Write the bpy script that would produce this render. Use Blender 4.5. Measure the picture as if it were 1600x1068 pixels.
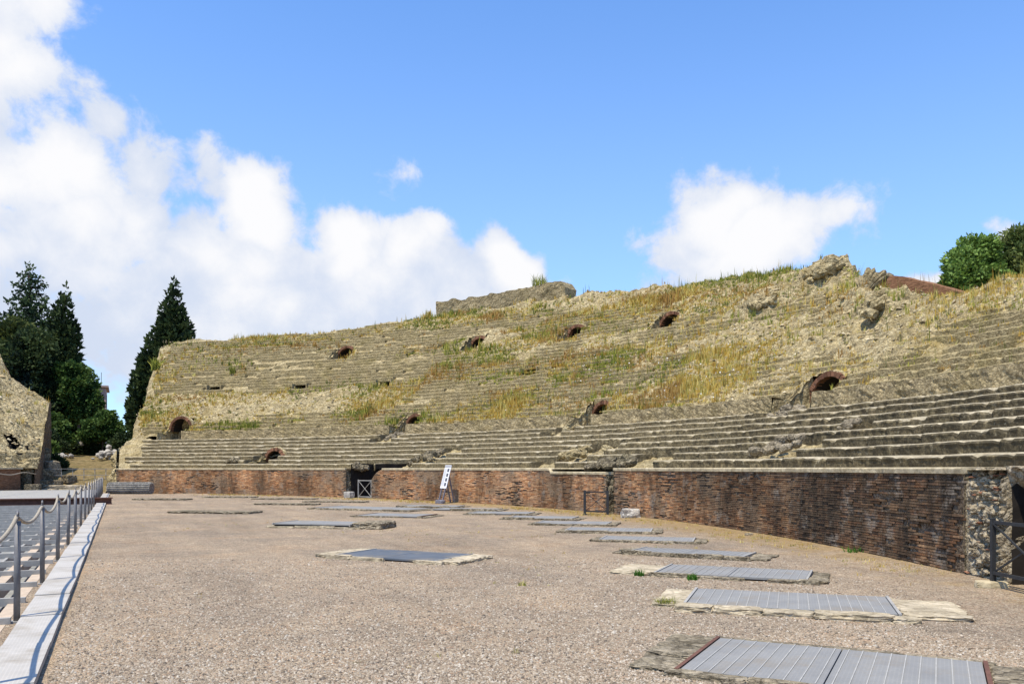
import bpy, bmesh, math, random
import numpy as np
from mathutils import Vector, Matrix

# ------------------------------------------------------------------ clear
for o in list(bpy.data.objects):
    bpy.data.objects.remove(o, do_unlink=True)
scene = bpy.context.scene
COL = scene.collection
random.seed(7)
RNG = np.random.default_rng(11)
rad = math.radians

# ------------------------------------------------------------------ camera
cam_data = bpy.data.cameras.new('camera')
cam = bpy.data.objects.new('camera', cam_data)
COL.objects.link(cam)
cam.location = (0.0, 0.0, 1.7)
cam.rotation_euler = (rad(90), 0, 0)
cam_data.sensor_width = 36.0
cam_data.lens = 29.25
cam_data.shift_y = 0.1235
cam_data.clip_start = 0.1
cam_data.clip_end = 3000
scene.camera = cam

# ------------------------------------------------------------------ sun, sky, exposure
SUN_EL = rad(67)
SUN_DIR = Vector((-0.60 * math.cos(SUN_EL), -0.80 * math.cos(SUN_EL), math.sin(SUN_EL)))   # towards the sun
sun_data = bpy.data.lights.new('sun', 'SUN')
sun_data.energy = 5.0
sun_data.angle = rad(0.53)
sun_data.color = (1.0, 0.905, 0.73)
sun = bpy.data.objects.new('sun', sun_data)
COL.objects.link(sun)
sun.rotation_euler = (-SUN_DIR).to_track_quat('-Z', 'Y').to_euler()

vs = scene.view_settings
vs.view_transform = 'Standard'
vs.look = 'None'
EXPO = 0.2
vs.exposure = EXPO
vs.gamma = 1.0
vs.use_curve_mapping = False


class G:
    """small helper round a node tree"""
    def __init__(self, nt):
        self.nt = nt
        self.n = nt.nodes
        self.l = nt.links

    def node(self, kind, **kw):
        nd = self.n.new(kind)
        for k, v in kw.items():
            setattr(nd, k, v)
        return nd

    def put(self, sock, val):
        if val is None:
            return
        if hasattr(val, 'is_output') or hasattr(val, 'links'):
            self.l.new(val, sock)
        else:
            try:
                sock.default_value = val
            except Exception:
                if isinstance(val, (tuple, list)) and len(val) == 3:
                    sock.default_value = (*val, 1)
                else:
                    sock.default_value = (val, val, val)

    def math(self, op, a, b=None, c=None, clamp=False):
        nd = self.node('ShaderNodeMath', operation=op, use_clamp=clamp)
        self.put(nd.inputs[0], a)
        if b is not None:
            self.put(nd.inputs[1], b)
        if c is not None:
            self.put(nd.inputs[2], c)
        return nd.outputs[0]

    def vmath(self, op, a, b=None):
        nd = self.node('ShaderNodeVectorMath', operation=op)
        self.put(nd.inputs[0], a)
        if b is not None:
            self.put(nd.inputs[1], b)
        return nd.outputs['Value'] if op in ('LENGTH', 'DOT_PRODUCT', 'DISTANCE') else nd.outputs['Vector']

    def mix(self, fac, a, b, mode='MIX'):
        nd = self.node('ShaderNodeMix', data_type='RGBA', blend_type=mode)
        self.put(nd.inputs[0], fac)
        self.put(nd.inputs[6], a if not (isinstance(a, tuple) and len(a) == 3) else (*a, 1))
        self.put(nd.inputs[7], b if not (isinstance(b, tuple) and len(b) == 3) else (*b, 1))
        return nd.outputs[2]

    def noise(self, vec, scale, detail=4.0, rough=0.55, dist=0.0):
        nd = self.node('ShaderNodeTexNoise')
        self.put(nd.inputs['Vector'], vec)
        nd.inputs['Scale'].default_value = scale
        nd.inputs['Detail'].default_value = detail
        nd.inputs['Roughness'].default_value = rough
        nd.inputs['Distortion'].default_value = dist
        return nd.outputs[0]

    def voro(self, vec, scale, feature='F1', rnd=1.0):
        nd = self.node('ShaderNodeTexVoronoi', feature=feature)
        self.put(nd.inputs['Vector'], vec)
        nd.inputs['Scale'].default_value = scale
        nd.inputs['Randomness'].default_value = rnd
        return nd.outputs

    def remap(self, v, a, b, c=0.0, d=1.0, smooth=False):
        nd = self.node('ShaderNodeMapRange')
        if smooth:
            nd.interpolation_type = 'SMOOTHSTEP'
        self.put(nd.inputs[0], v)
        nd.inputs[1].default_value = a
        nd.inputs[2].default_value = b
        nd.inputs[3].default_value = c
        nd.inputs[4].default_value = d
        return nd.outputs[0]

    def ramp(self, fac, stops, interp='LINEAR'):
        nd = self.node('ShaderNodeValToRGB')
        cr = nd.color_ramp
        cr.interpolation = interp
        while len(cr.elements) < len(stops):
            cr.elements.new(0.5)
        for e, (p, c) in zip(cr.elements, stops):
            e.position = p
            e.color = (*c, 1) if len(c) == 3 else c
        self.put(nd.inputs[0], fac)
        return nd.outputs[0]

    def scalev(self, vec, sx, sy, sz):
        nd = self.node('ShaderNodeMapping')
        self.put(nd.inputs['Vector'], vec)
        nd.inputs['Scale'].default_value = (sx, sy, sz)
        return nd.outputs[0]

    def bump(self, height, strength=0.5, dist=0.02, normal=None):
        nd = self.node('ShaderNodeBump')
        nd.inputs['Strength'].default_value = strength
        nd.inputs['Distance'].default_value = dist
        self.put(nd.inputs['Height'], height)
        if normal is not None:
            self.put(nd.inputs['Normal'], normal)
        return nd.outputs[0]


# ---- world: Nishita sky with cumulus mixed in by direction
world = bpy.data.worlds.new('World')
scene.world = world
world.use_nodes = True
wg = G(world.node_tree)
wg.n.clear()
w_out = wg.node('ShaderNodeOutputWorld')
w_bg = wg.node('ShaderNodeBackground')
w_sky = wg.node('ShaderNodeTexSky', sky_type='NISHITA')
w_sky.sun_disc = False
w_sky.sun_elevation = SUN_EL
w_sky.sun_rotation = math.atan2(SUN_DIR.x, SUN_DIR.y)
w_sky.air_density = 1.0
w_sky.dust_density = 0.6
w_sky.ozone_density = 2.0
w_sky.altitude = 0
SKY_STRENGTH = 0.15
w_bg.inputs['Strength'].default_value = SKY_STRENGTH
wg.l.new(w_bg.outputs[0], w_out.inputs[0])
w_dir = wg.vmath('NORMALIZE', wg.node('ShaderNodeTexCoord').outputs['Generated'])
w_sep = wg.node('ShaderNodeSeparateXYZ')
wg.l.new(w_dir, w_sep.inputs[0])
az = wg.math('MULTIPLY', wg.math('ARCTAN2', w_sep.outputs[0], w_sep.outputs[1]), 180 / math.pi)
el = wg.math('MULTIPLY', wg.math('ARCSINE', w_sep.outputs[2]), 180 / math.pi)
w_cmb = wg.node('ShaderNodeCombineXYZ')
wg.l.new(az, w_cmb.inputs[0])
wg.l.new(el, w_cmb.inputs[1])
warp = wg.node('ShaderNodeTexNoise')
warp.inputs['Scale'].default_value = 9
warp.inputs['Detail'].default_value = 2
wg.l.new(w_dir, warp.inputs['Vector'])
warpv = wg.vmath('MULTIPLY', wg.vmath('SUBTRACT', warp.outputs['Color'], (0.5, 0.5, 0.5)), (7.0, 6.0, 0.0))
aedir = wg.vmath('ADD', w_cmb.outputs[0], warpv)
# cloud bodies: azimuth, elevation, half width, half height (degrees), weight, whiteness
CLOUDS = [(-33, 27, 6.0, 5.5, .95, .65), (-32.5, 22, 4.2, 4.0, .9, .55), (-34, 17, 6, 5, .85, .35), (-29.5, 17.5, 4.2, 3.6, 1, .85),
          (-26.5, 20.5, 2.9, 2.6, .72, .35), (-24, 18, 3.4, 3.2, .72, .35), (-20.2, 19.3, 2.2, 2.4, .66, .3), (-21, 15.2, 3.2, 2.5, .72, .3),
          (-17.5, 17.0, 3.1, 2.8, 1.1, 1.0), (-28, 14, 6, 4, .95, .6), (-20, 13.6, 7, 3.6, .95, .55), (-11.5, 14.3, 4.0, 2.7, 1, .75),
          (-7, 13.8, 3.3, 2.4, 1, .7), (-0.6, 13.7, 3.3, 2.6, 1.15, 1.0), (-14, 10.5, 17, 5.0, 1.25, .35), (-7, 12.3, 8.5, 3.2, 1.1, .5), (-24, 14.5, 5, 3.5, .95, .6), (-29, 9, 9, 4.5, .9, .1),
          (-3, 11, 6, 2.0, .9, .3), (-8.3, 18.8, 2.0, 1.5, .33, .2), (14.2, 16.6, 3.6, 3.2, 1.15, .95), (17.6, 15.2, 4.2, 2.8, 1.05, .75),
          (13.6, 13.6, 5.6, 2.4, .85, .35), (21.5, 15.8, 2.4, 1.6, .5, .3), (25.7, 11.3, 2.2, 1.5, .9, .7), (31.5, 14.0, 1.2, 1.1, .7, .6)]
# the same weather carries on round the rest of the horizon
crng = random.Random(5)
for k in range(9):
    a0 = 46 + k * 30 + crng.uniform(-5, 5)
    a0 = a0 if a0 <= 180 else a0 - 360
    CLOUDS.append((a0, crng.uniform(9, 22), crng.uniform(4, 9), crng.uniform(2.5, 5), 0.95, crng.uniform(.4, .9)))
dens = None
white = None
for (a0, e0, ra, re, wt, wh) in CLOUDS:
    d = wg.vmath('LENGTH', wg.vmath('MULTIPLY', wg.vmath('SUBTRACT', aedir, (a0, e0, 0)), (1 / ra, 1 / re, 0)))
    b = wg.math('MULTIPLY', wg.math('SUBTRACT', 1.25, d), wt)
    dens = b if dens is None else wg.math('SMOOTH_MAX', dens, b, 0.12)
    bw = wg.math('MULTIPLY', wg.math('SUBTRACT', 1.15, d, clamp=True), wh)
    white = bw if white is None else wg.math('MAXIMUM', white, bw)
fine = wg.noise(w_dir, 24, 7, 0.62, 0.2)
big = wg.noise(w_dir, 10, 2, 0.55, 0.0)
dens = wg.math('ADD', dens, wg.math('MULTIPLY', wg.math('SUBTRACT', fine, 0.5), 1.5))
dens = wg.math('ADD', dens, wg.math('MULTIPLY', wg.math('SUBTRACT', big, 0.5), 0.7))
alpha = wg.remap(dens, 0.13, 0.60, 0, 1, True)
haze_lo = wg.remap(el, 0, 34, 0.42, 0.0, True)
whf = wg.math('ADD', wg.math('MULTIPLY', white, 0.9), wg.math('MULTIPLY', wg.math('SUBTRACT', big, 0.45), 1.2))
whf = wg.math('ADD', whf, wg.math('MULTIPLY', wg.math('SUBTRACT', fine, 0.5), 0.7))
S = 1.0 / SKY_STRENGTH / 2 ** EXPO
c_grey = (0.66 * S, 0.74 * S, 0.90 * S)
c_white = (0.98 * S, 0.98 * S, 1.0 * S)
ccol = wg.mix(wg.remap(whf, 0.05, 0.75, 0, 1, True), c_grey, c_white)
skycol = wg.mix(1.0, w_sky.outputs[0], (.87, 1.215, 1.60), 'MULTIPLY')
skyhz = wg.mix(haze_lo, skycol, (0.55 * S, 0.72 * S, 0.98 * S))
wcol = wg.mix(alpha, skyhz, ccol)
wg.l.new(wcol, w_bg.inputs['Color'])
world.cycles.sampling_method = 'MANUAL'
world.cycles.sample_map_resolution = 256


# ------------------------------------------------------------------ helpers
def hsh(ix, iy, iz, seed):
    h = (ix.astype(np.int64) * 374761393 + iy.astype(np.int64) * 668265263 + iz.astype(np.int64) * 2147483647 + seed * 1274126177) & 0xffffffff
    h = ((h ^ (h >> 13)) * 1274126177) & 0xffffffff
    h = ((h ^ (h >> 16)) * 2246822519) & 0xffffffff
    return ((h ^ (h >> 15)) & 0xffffff) / float(0xffffff)


def vnoise(p, seed=0):
    p = np.asarray(p, float)
    i = np.floor(p).astype(np.int64)
    f = p - i
    f = f * f * f * (f * (f * 6 - 15) + 10)
    out = 0
    for dx in (0, 1):
        for dy in (0, 1):
            for dz in (0, 1):
                w = (f[..., 0] if dx else 1 - f[..., 0]) * (f[..., 1] if dy else 1 - f[..., 1]) * (f[..., 2] if dz else 1 - f[..., 2])
                out = out + w * hsh(i[..., 0] + dx, i[..., 1] + dy, i[..., 2] + dz, seed)
    return out * 2 - 1


def fbm(p, octv=4, seed=0, gain=0.5, lac=2.03):
    p = np.asarray(p, float)
    a, s, tot = 1.0, 0, 0
    for k in range(octv):
        s = s + a * vnoise(p * (lac ** k) + 17.3 * k, seed + k)
        tot += a
        a *= gain
    return s / tot


def P3(x, y, z=0.0):
    x, y, z = np.broadcast_arrays(np.asarray(x, float), np.asarray(y, float), np.asarray(z, float))
    return np.stack([x, y, z], -1)


def make_mesh(name, verts, faces, cols=None, smooth=False):
    """verts (N,3); faces: array (M,k) or list of such arrays"""
    me = bpy.data.meshes.new(name)
    verts = np.ascontiguousarray(verts, dtype=np.float32)
    if not isinstance(faces, list):
        faces = [faces]
    faces = [np.asarray(f, dtype=np.int32) for f in faces if len(f)]
    loops = np.concatenate([f.ravel() for f in faces])
    tot = np.concatenate([np.full(len(f), f.shape[1], np.int32) for f in faces])
    start = np.concatenate([[0], np.cumsum(tot)[:-1]]).astype(np.int32)
    me.vertices.add(len(verts))
    me.vertices.foreach_set('co', verts.ravel())
    me.loops.add(len(loops))
    me.loops.foreach_set('vertex_index', loops)
    me.polygons.add(len(tot))
    me.polygons.foreach_set('loop_start', start)
    me.polygons.foreach_set('loop_total', tot)
    me.polygons.foreach_set('use_smooth', np.full(len(tot), bool(smooth), dtype=bool))
    me.update(calc_edges=True)
    me.validate()
    if cols is not None:
        ca = me.color_attributes.new('Col', 'FLOAT_COLOR', 'POINT')
        c = np.ones((len(verts), 4), np.float32)
        c[:, :3] = cols
        ca.data.foreach_set('color', c.ravel())
    return me


def link(name, me, mat=None, parent=None, label=None, cat=None, group=None, kind=None):
    o = bpy.data.objects.new(name, me)
    COL.objects.link(o)
    if mat is not None and me is not None and len(me.materials) == 0:
        me.materials.append(mat)
    if parent is not None:
        o.parent = parent
    tag(o, label, cat, group, kind)
    return o


def tag(o, label=None, cat=None, group=None, kind=None):
    if label:
        o['label'] = label
    if cat:
        o['category'] = cat
    if group:
        o['group'] = group
    if kind:
        o['kind'] = kind
    return o


def thing(name, label, cat, loc=(0, 0, 0), rotz=0.0, group=None):
    o = bpy.data.objects.new(name, None)
    COL.objects.link(o)
    o.location = loc
    o.rotation_euler = (0, 0, rotz)
    o.empty_display_size = 0.2
    return tag(o, label, cat, group)


def bulk(name, verts, faces, mat, parent=None, cols=None, smooth=False, **kw):
    return link(name, make_mesh(name, verts, faces, cols, smooth), mat, parent, **kw)


CUBE = np.array([[-.5, -.5, -.5], [.5, -.5, -.5], [.5, .5, -.5], [-.5, .5, -.5], [-.5, -.5, .5], [.5, -.5, .5], [.5, .5, .5], [-.5, .5, .5]])
CUBEF = np.array([[0, 3, 2, 1], [4, 5, 6, 7], [0, 1, 5, 4], [1, 2, 6, 5], [2, 3, 7, 6], [3, 0, 4, 7]])


class MB:
    """collects boxes / bars / tubes into ONE mesh"""
    def __init__(self):
        self.v, self.f3, self.f4, self.n = [], [], [], 0

    def add(self, v, f):
        f = np.asarray(f)
        (self.f4 if f.shape[1] == 4 else self.f3).append(f + self.n)
        self.v.append(np.asarray(v, float))
        self.n += len(v)

    def box(self, c, s, rz=0.0, M=None):
        v = CUBE * np.asarray(s, float)
        if M is not None:
            v = v @ np.asarray(M).T
        elif rz:
            ca, sa = math.cos(rz), math.sin(rz)
            v = v @ np.array([[ca, sa, 0], [-sa, ca, 0], [0, 0, 1]])
        self.add(v + np.asarray(c, float), CUBEF)
        return self

    def bar(self, a, b, w, h=None, up=(0, 0, 1)):
        """box from a to b, w wide, h high"""
        a, b = np.asarray(a, float), np.asarray(b, float)
        h = w if h is None else h
        d = b - a
        L = np.linalg.norm(d)
        d = d / L
        up = np.asarray(up, float)
        if abs(np.dot(d, up)) > .98:
            up = np.array([1.0, 0, 0])
        s = np.cross(d, up)
        s /= np.linalg.norm(s)
        t = np.cross(s, d)
        M = np.stack([d, s, t], 1)
        return self.box((a + b) / 2, (L, w, h), M=M)

    def tube(self, pts, r, n=8):
        pts = np.asarray(pts, float)
        m = len(pts)
        rr = np.broadcast_to(np.asarray(r, float), (m,))
        tg = np.gradient(pts, axis=0)
        tg /= np.linalg.norm(tg, axis=1)[:, None] + 1e-9
        ref = np.array([0.31, 0.17, 0.93])
        s = np.cross(tg, ref)
        s /= np.linalg.norm(s, axis=1)[:, None] + 1e-9
        t = np.cross(s, tg)
        an = np.linspace(0, 2 * math.pi, n, endpoint=False)
        v = pts[:, None] + rr[:, None, None] * (np.cos(an)[None, :, None] * s[:, None] + np.sin(an)[None, :, None] * t[:, None])
        i, j = np.meshgrid(np.arange(m - 1), np.arange(n), indexing='ij')
        j2 = (j + 1) % n
        f = np.stack([i * n + j, i * n + j2, (i + 1) * n + j2, (i + 1) * n + j], -1).reshape(-1, 4)
        vv = np.concatenate([v.reshape(-1, 3), pts[:1], pts[-1:]])
        c0, c1 = m * n, m * n + 1
        k = np.arange(n)
        k2 = (k + 1) % n
        self.add(vv, f)
        base = self.n - len(vv)
        self.f3.append(np.stack([np.full(n, c0), k2, k], -1) + base)
        self.f3.append(np.stack([np.full(n, c1), (m - 1) * n + k, (m - 1) * n + k2], -1) + base)
        return self

    def mesh(self, name, smooth=False):
        fs = []
        if self.f4:
            fs.append(np.concatenate(self.f4))
        if self.f3:
            fs.append(np.concatenate(self.f3))
        return make_mesh(name, np.concatenate(self.v), fs, None, smooth)

    def build(self, name, mat, parent=None, smooth=False, **kw):
        return link(name, self.mesh(name, smooth), mat, parent, **kw)


# ------------------------------------------------------------------ materials
def new_mat(name, rough=0.9, spec=0.25):
    m = bpy.data.materials.new(name)
    m.use_nodes = True
    g = G(m.node_tree)
    b = g.n['Principled BSDF']
    b.inputs['Roughness'].default_value = rough
    b.inputs['Specular IOR Level'].default_value = spec
    pos = g.node('ShaderNodeNewGeometry').outputs['Position']
    return m, g, b, pos


def m_plain(name, col, rough=0.8, var=0.25, scale=8, metal=0.0, bump=0.15, spec=0.3):
    m, g, b, pos = new_mat(name, rough, spec)
    n = g.noise(pos, scale, 6, 0.65)
    c = g.mix(g.remap(n, 0.25, 0.75), tuple(x * (1 - var) for x in col), tuple(min(1, x * (1 + var)) for x in col))
    g.put(b.inputs['Base Color'], c)
    b.inputs['Metallic'].default_value = metal
    if bump:
        g.put(b.inputs['Normal'], g.bump(g.noise(pos, scale * 5, 5, 0.7), bump, 0.01))
    return m


def m_gravel():
    m, g, b, pos = new_mat('gravel', 0.95, 0.15)
    v1 = g.voro(pos, 44)
    v2 = g.voro(pos, 100)
    val = g.node('ShaderNodeSeparateColor')
    g.l.new(v1[1], val.inputs[0])
    val2 = g.node('ShaderNodeSeparateColor')
    g.l.new(v2[1], val2.inputs[0])
    c1 = g.ramp(val.outputs[0], [(0, (.085, .065, .045)), (.22, (.21, .165, .12)), (.55, (.315, .255, .185)), (.8, (.40, .325, .24)), (1, (.56, .475, .37))])
    c2 = g.ramp(val2.outputs[1], [(0, (.10, .075, .055)), (.4, (.265, .21, .155)), (.75, (.36, .285, .205)), (1, (.50, .43, .34))])
    c = g.mix(0.45, c1, c2)
    c = g.mix(g.remap(val.outputs[2], .93, .95, 0, .6), c, (.40, .25, .165))
    big = g.noise(pos, .42, 5, .68, .6)
    c = g.mix(1.0, c, g.ramp(big, [(.25, (.88, .87, .86)), (.42, (1.06, 1.035, .995)), (.55, (1.22, 1.17, 1.09)), (.75, (1.50, 1.41, 1.28))]), 'MULTIPLY')
    warm = g.remap(g.noise(pos, .75, 4, .6), .52, .7, 0, .55)
    c = g.mix(warm, c, g.mix(1.0, c, (1.10, .99, .88), 'MULTIPLY'))
    # wheel and foot tracks along the arena
    du = g.math('MULTIPLY', g.vmath('DOT_PRODUCT', pos, (-.4265, .9045, 0)), .09)
    dv = g.math('MULTIPLY', g.vmath('DOT_PRODUCT', pos, (.9045, .4265, 0)), 1.1)
    tv = g.node('ShaderNodeCombineXYZ')
    g.l.new(du, tv.inputs[0])
    g.l.new(dv, tv.inputs[1])
    tr = g.noise(tv.outputs[0], 1.0, 4, .6)
    c = g.mix(1.0, c, g.ramp(tr, [(.3, (.84, .83, .82)), (.5, (1, 1, 1)), (.72, (1.10, 1.09, 1.07))]), 'MULTIPLY')
    mid = g.remap(g.noise(pos, 3.5, 4, .65), .3, .7, .82, 1.14)
    mm = g.node('ShaderNodeCombineColor')
    for k in range(3):
        g.l.new(mid, mm.inputs[k])
    c = g.mix(1.0, c, mm.outputs[0], 'MULTIPLY')
    sa = g.node('ShaderNodeAttribute', attribute_name='Col')
    am = g.math('MULTIPLY', sa.outputs['Fac'], sa.outputs['Alpha'])
    sm = g.remap(g.math('ADD', am, g.math('MULTIPLY', g.math('SUBTRACT', g.noise(pos, 1.6, 4, .65), .5), 1.1)), .38, .72, 0, 1)
    sm = g.math('MULTIPLY', sm, g.remap(am, .02, .15))
    sand = g.ramp(g.noise(pos, 7, 5, .7), [(.3, (.24, .155, .065)), (.55, (.36, .245, .11)), (.75, (.46, .34, .17))])
    c = g.mix(g.math('MULTIPLY', sm, .75), c, sand)
    g.put(b.inputs['Base Color'], c)
    h = g.math('ADD', g.math('MULTIPLY', v1[0], -1.0), g.math('MULTIPLY', v2[0], -.5))
    g.put(b.inputs['Normal'], g.bump(h, 1.0, 0.02))
    return m


def m_attr(name, rough=0.9, var=0.2, scale=6, bump=0.3, bscale=60, trans=0.0):
    m, g, b, pos = new_mat(name, rough, 0.15)
    a = g.node('ShaderNodeAttribute', attribute_name='Col').outputs['Color']
    n = g.noise(pos, scale, 6, .65)
    f = g.node('ShaderNodeCombineColor')
    r = g.remap(n, .25, .75, 1 - var, 1 + var)
    for k in range(3):
        g.l.new(r, f.inputs[k])
    c = g.mix(1.0, a, f.outputs[0], 'MULTIPLY')
    g.put(b.inputs['Base Color'], c)
    if bump:
        g.put(b.inputs['Normal'], g.bump(g.noise(pos, bscale, 5, .7), bump, .02))
    if trans:
        t = g.node('ShaderNodeBsdfTranslucent')
        g.put(t.inputs[0], c)
        mx = g.node('ShaderNodeMixShader')
        mx.inputs[0].default_value = trans
        g.l.new(b.outputs[0], mx.inputs[1])
        g.l.new(t.outputs[0], mx.inputs[2])
        g.l.new(mx.outputs[0], g.n['Material Output'].inputs[0])
    return m


def m_brick(name='brickwork'):
    """single bricks: colour from the brick, soot and run-off stains over the whole wall"""
    m, g, b, pos = new_mat(name, 0.95, 0.12)
    a = g.node('ShaderNodeAttribute', attribute_name='Col').outputs['Color']
    st = g.noise(g.scalev(pos, 1.15, 1.15, .28), 1.0, 6, .68, .4)
    st2 = g.noise(g.scalev(pos, 5, 5, .9), 1.0, 5, .6)
    sx = g.node('ShaderNodeSeparateXYZ')
    g.l.new(pos, sx.inputs[0])
    # the sooty length of wall is the one beside the last gate
    soot = g.remap(sx.outputs[1], 12.0, 32.0, .155, -.045)
    s = g.math('ADD', g.math('ADD', g.math('MULTIPLY', st, 1.0), g.math('MULTIPLY', st2, .2)), g.math('SUBTRACT', soot, .08))
    dark = g.remap(s, .44, .72, 0, .9)
    c = g.mix(dark, a, (.040, .032, .024))
    pale = g.remap(g.noise(pos, 1.9, 5, .7), .53, .68, 0, .75)
    c = g.mix(pale, c, (.31, .265, .21))
    spk = g.remap(g.noise(pos, 26, 4, .7), .3, .7, .72, 1.25)
    f = g.node('ShaderNodeCombineColor')
    for k in range(3):
        g.l.new(spk, f.inputs[k])
    c = g.mix(1.0, c, f.outputs[0], 'MULTIPLY')
    g.put(b.inputs['Base Color'], c)
    g.put(b.inputs['Normal'], g.bump(g.noise(pos, 45, 5, .75), .5, .02))
    return m


def m_brick_far():
    """brick faces too far away for single bricks"""
    m, g, b, pos = new_mat('far_brickwork', 0.95, 0.12)
    sx = g.node('ShaderNodeSeparateXYZ')
    g.l.new(pos, sx.inputs[0])
    zz = g.math('ADD', sx.outputs[2], g.math('MULTIPLY', g.noise(pos, 2, 3, .5), .12))
    w = g.math('FRACT', g.math('MULTIPLY', zz, 12.0))
    n = g.noise(g.scalev(pos, 4, 4, 14), 1.0, 4, .7)
    c = g.ramp(n, [(.25, (.10, .050, .028)), (.5, (.23, .115, .06)), (.75, (.40, .22, .12))])
    c = g.mix(g.remap(w, .82, .95, 0, .8), c, (.08, .05, .035))
    g.put(b.inputs['Base Color'], c)
    g.put(b.inputs['Normal'], g.bump(g.math('ADD', n, g.remap(w, .8, .95, 0, -.5)), .7, .05))
    return m


def m_rubble(name, lo, mid, hi, vscale=7, dark=.35, moss=(.20, .17, .07), mossamt=.35, bump=.9, bd=.06):
    m, g, b, pos = new_mat(name, 0.97, 0.1)
    wv = g.node('ShaderNodeTexNoise')
    wv.inputs['Scale'].default_value = 5
    g.l.new(pos, wv.inputs['Vector'])
    p2 = g.vmath('ADD', pos, g.vmath('MULTIPLY', wv.outputs['Color'], (.12, .12, .12)))
    v = g.voro(p2, vscale)
    v2 = g.voro(p2, vscale * 2.7)
    sp = g.node('ShaderNodeSeparateColor')
    g.l.new(v[1], sp.inputs[0])
    sp2 = g.node('ShaderNodeSeparateColor')
    g.l.new(v2[1], sp2.inputs[0])
    t = g.math('ADD', g.math('MULTIPLY', sp.outputs[0], .55), g.math('MULTIPLY', sp2.outputs[0], .45))
    c = g.ramp(t, [(.1, lo), (.5, mid), (.9, hi)])
    edge = g.voro(p2, vscale, 'DISTANCE_TO_EDGE')[0]
    c = g.mix(g.remap(edge, 0, .09, dark, 0), c, tuple(x * .3 for x in lo))
    big = g.noise(pos, .55, 6, .65)
    c = g.mix(g.remap(big, .5, .72, 0, mossamt), c, moss)
    c = g.mix(1.0, c, g.ramp(g.noise(pos, 1.7, 5, .6), [(.3, (.72, .72, .73)), (.55, (1, 1, 1)), (.75, (1.2, 1.17, 1.1))]), 'MULTIPLY')
    g.put(b.inputs['Base Color'], c)
    h = g.math('ADD', g.math('MULTIPLY', v[0], -1), g.math('ADD', g.math('MULTIPLY', v2[0], -.5), g.math('MULTIPLY', g.noise(pos, 30, 5, .7), .6)))
    g.put(b.inputs['Normal'], g.bump(h, bump, bd))
    return m


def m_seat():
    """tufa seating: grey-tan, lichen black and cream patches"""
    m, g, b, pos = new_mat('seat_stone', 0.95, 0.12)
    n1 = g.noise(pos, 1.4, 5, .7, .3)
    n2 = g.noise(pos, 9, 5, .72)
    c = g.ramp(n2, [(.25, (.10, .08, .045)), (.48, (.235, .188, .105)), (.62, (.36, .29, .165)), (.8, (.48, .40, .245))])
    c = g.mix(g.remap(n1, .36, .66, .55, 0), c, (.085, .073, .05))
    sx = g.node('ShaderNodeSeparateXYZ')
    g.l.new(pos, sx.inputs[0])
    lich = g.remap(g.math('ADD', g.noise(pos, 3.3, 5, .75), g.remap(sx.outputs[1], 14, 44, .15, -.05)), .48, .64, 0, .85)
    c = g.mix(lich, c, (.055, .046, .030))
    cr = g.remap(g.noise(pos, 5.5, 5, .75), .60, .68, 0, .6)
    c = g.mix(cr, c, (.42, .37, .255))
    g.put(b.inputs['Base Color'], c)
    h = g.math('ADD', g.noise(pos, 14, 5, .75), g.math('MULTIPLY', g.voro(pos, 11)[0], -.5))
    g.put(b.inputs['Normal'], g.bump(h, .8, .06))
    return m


MAT = {}
MAT['gravel'] = m_gravel()
MAT['pebble'] = m_attr('pebble', .95, .15, 20, 0)
MAT['sand'] = m_rubble('dry_sand', (.25, .18, .10), (.36, .26, .15), (.46, .34, .20), 20, .1, (.30, .20, .08), .6, .5, .03)
MAT['brick'] = m_brick()
MAT['brick_far'] = m_brick_far()
MAT['mortar'] = m_rubble('mortar_core', (.13, .095, .065), (.23, .17, .115), (.34, .26, .18), 14, .5, (.05, .04, .03), .75)
MAT['rubble'] = m_rubble('rubble_concrete', (.24, .188, .10), (.43, .346, .19), (.60, .50, .295), 5.0, .5, (.27, .195, .06), .6, .9, .10)
MAT['retain'] = m_rubble('retaining_masonry', (.19, .15, .085), (.33, .265, .15), (.48, .39, .235), 9.0, .4, (.20, .155, .055), .5, .8, .06)
MAT['jamb'] = m_rubble('pale_jamb_concrete', (.27, .22, .145), (.43, .36, .25), (.60, .52, .38), 9.0, .55, (.30, .24, .15), .3, 1.0, .06)
MAT['rubble_grey'] = m_rubble('grey_rubble', (.12, .10, .07), (.26, .215, .14), (.44, .37, .25), 7.0, .75, (.16, .14, .07), .4, 1.0, .10)
MAT['step'] = m_rubble('step_courses', (.21, .165, .084), (.33, .262, .14), (.46, .376, .21), 9.0, .25, (.22, .175, .06), .6, .7, .06)
MAT['seat'] = m_seat()
MAT['seat_tread'] = m_rubble('pale_tread_stone', (.32, .265, .175), (.42, .36, .245), (.53, .46, .325), 6, .2, (.15, .125, .08), .5, .5, .04)  # treads only, paler than the riser stone
MAT['coping'] = m_rubble('coping_stone', (.37, .305, .19), (.49, .41, .265), (.60, .51, .34), 5, .15, (.24, .19, .10), .4, .4, .03)
MAT['marble'] = m_rubble('pale_marble', (.30, .28, .25), (.42, .39, .34), (.56, .52, .46), 9, .25, (.25, .23, .2), .5, .5, .03)
MAT['drum'] = m_rubble('weathered_marble', (.13, .12, .105), (.25, .235, .21), (.38, .36, .325), 12, .2, (.10, .10, .10), .5, .5, .03)
MAT['kerb'] = m_rubble('kerb_stone', (.16, .132, .09), (.31, .26, .18), (.46, .39, .28), 9, .5, (.10, .082, .05), .75, 1.0, .05)
MAT['kerb_pale'] = m_rubble('pale_kerb', (.34, .28, .19), (.50, .42, .29), (.60, .51, .37), 6, .3, (.13, .11, .065), .75, .7, .04)
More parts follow.
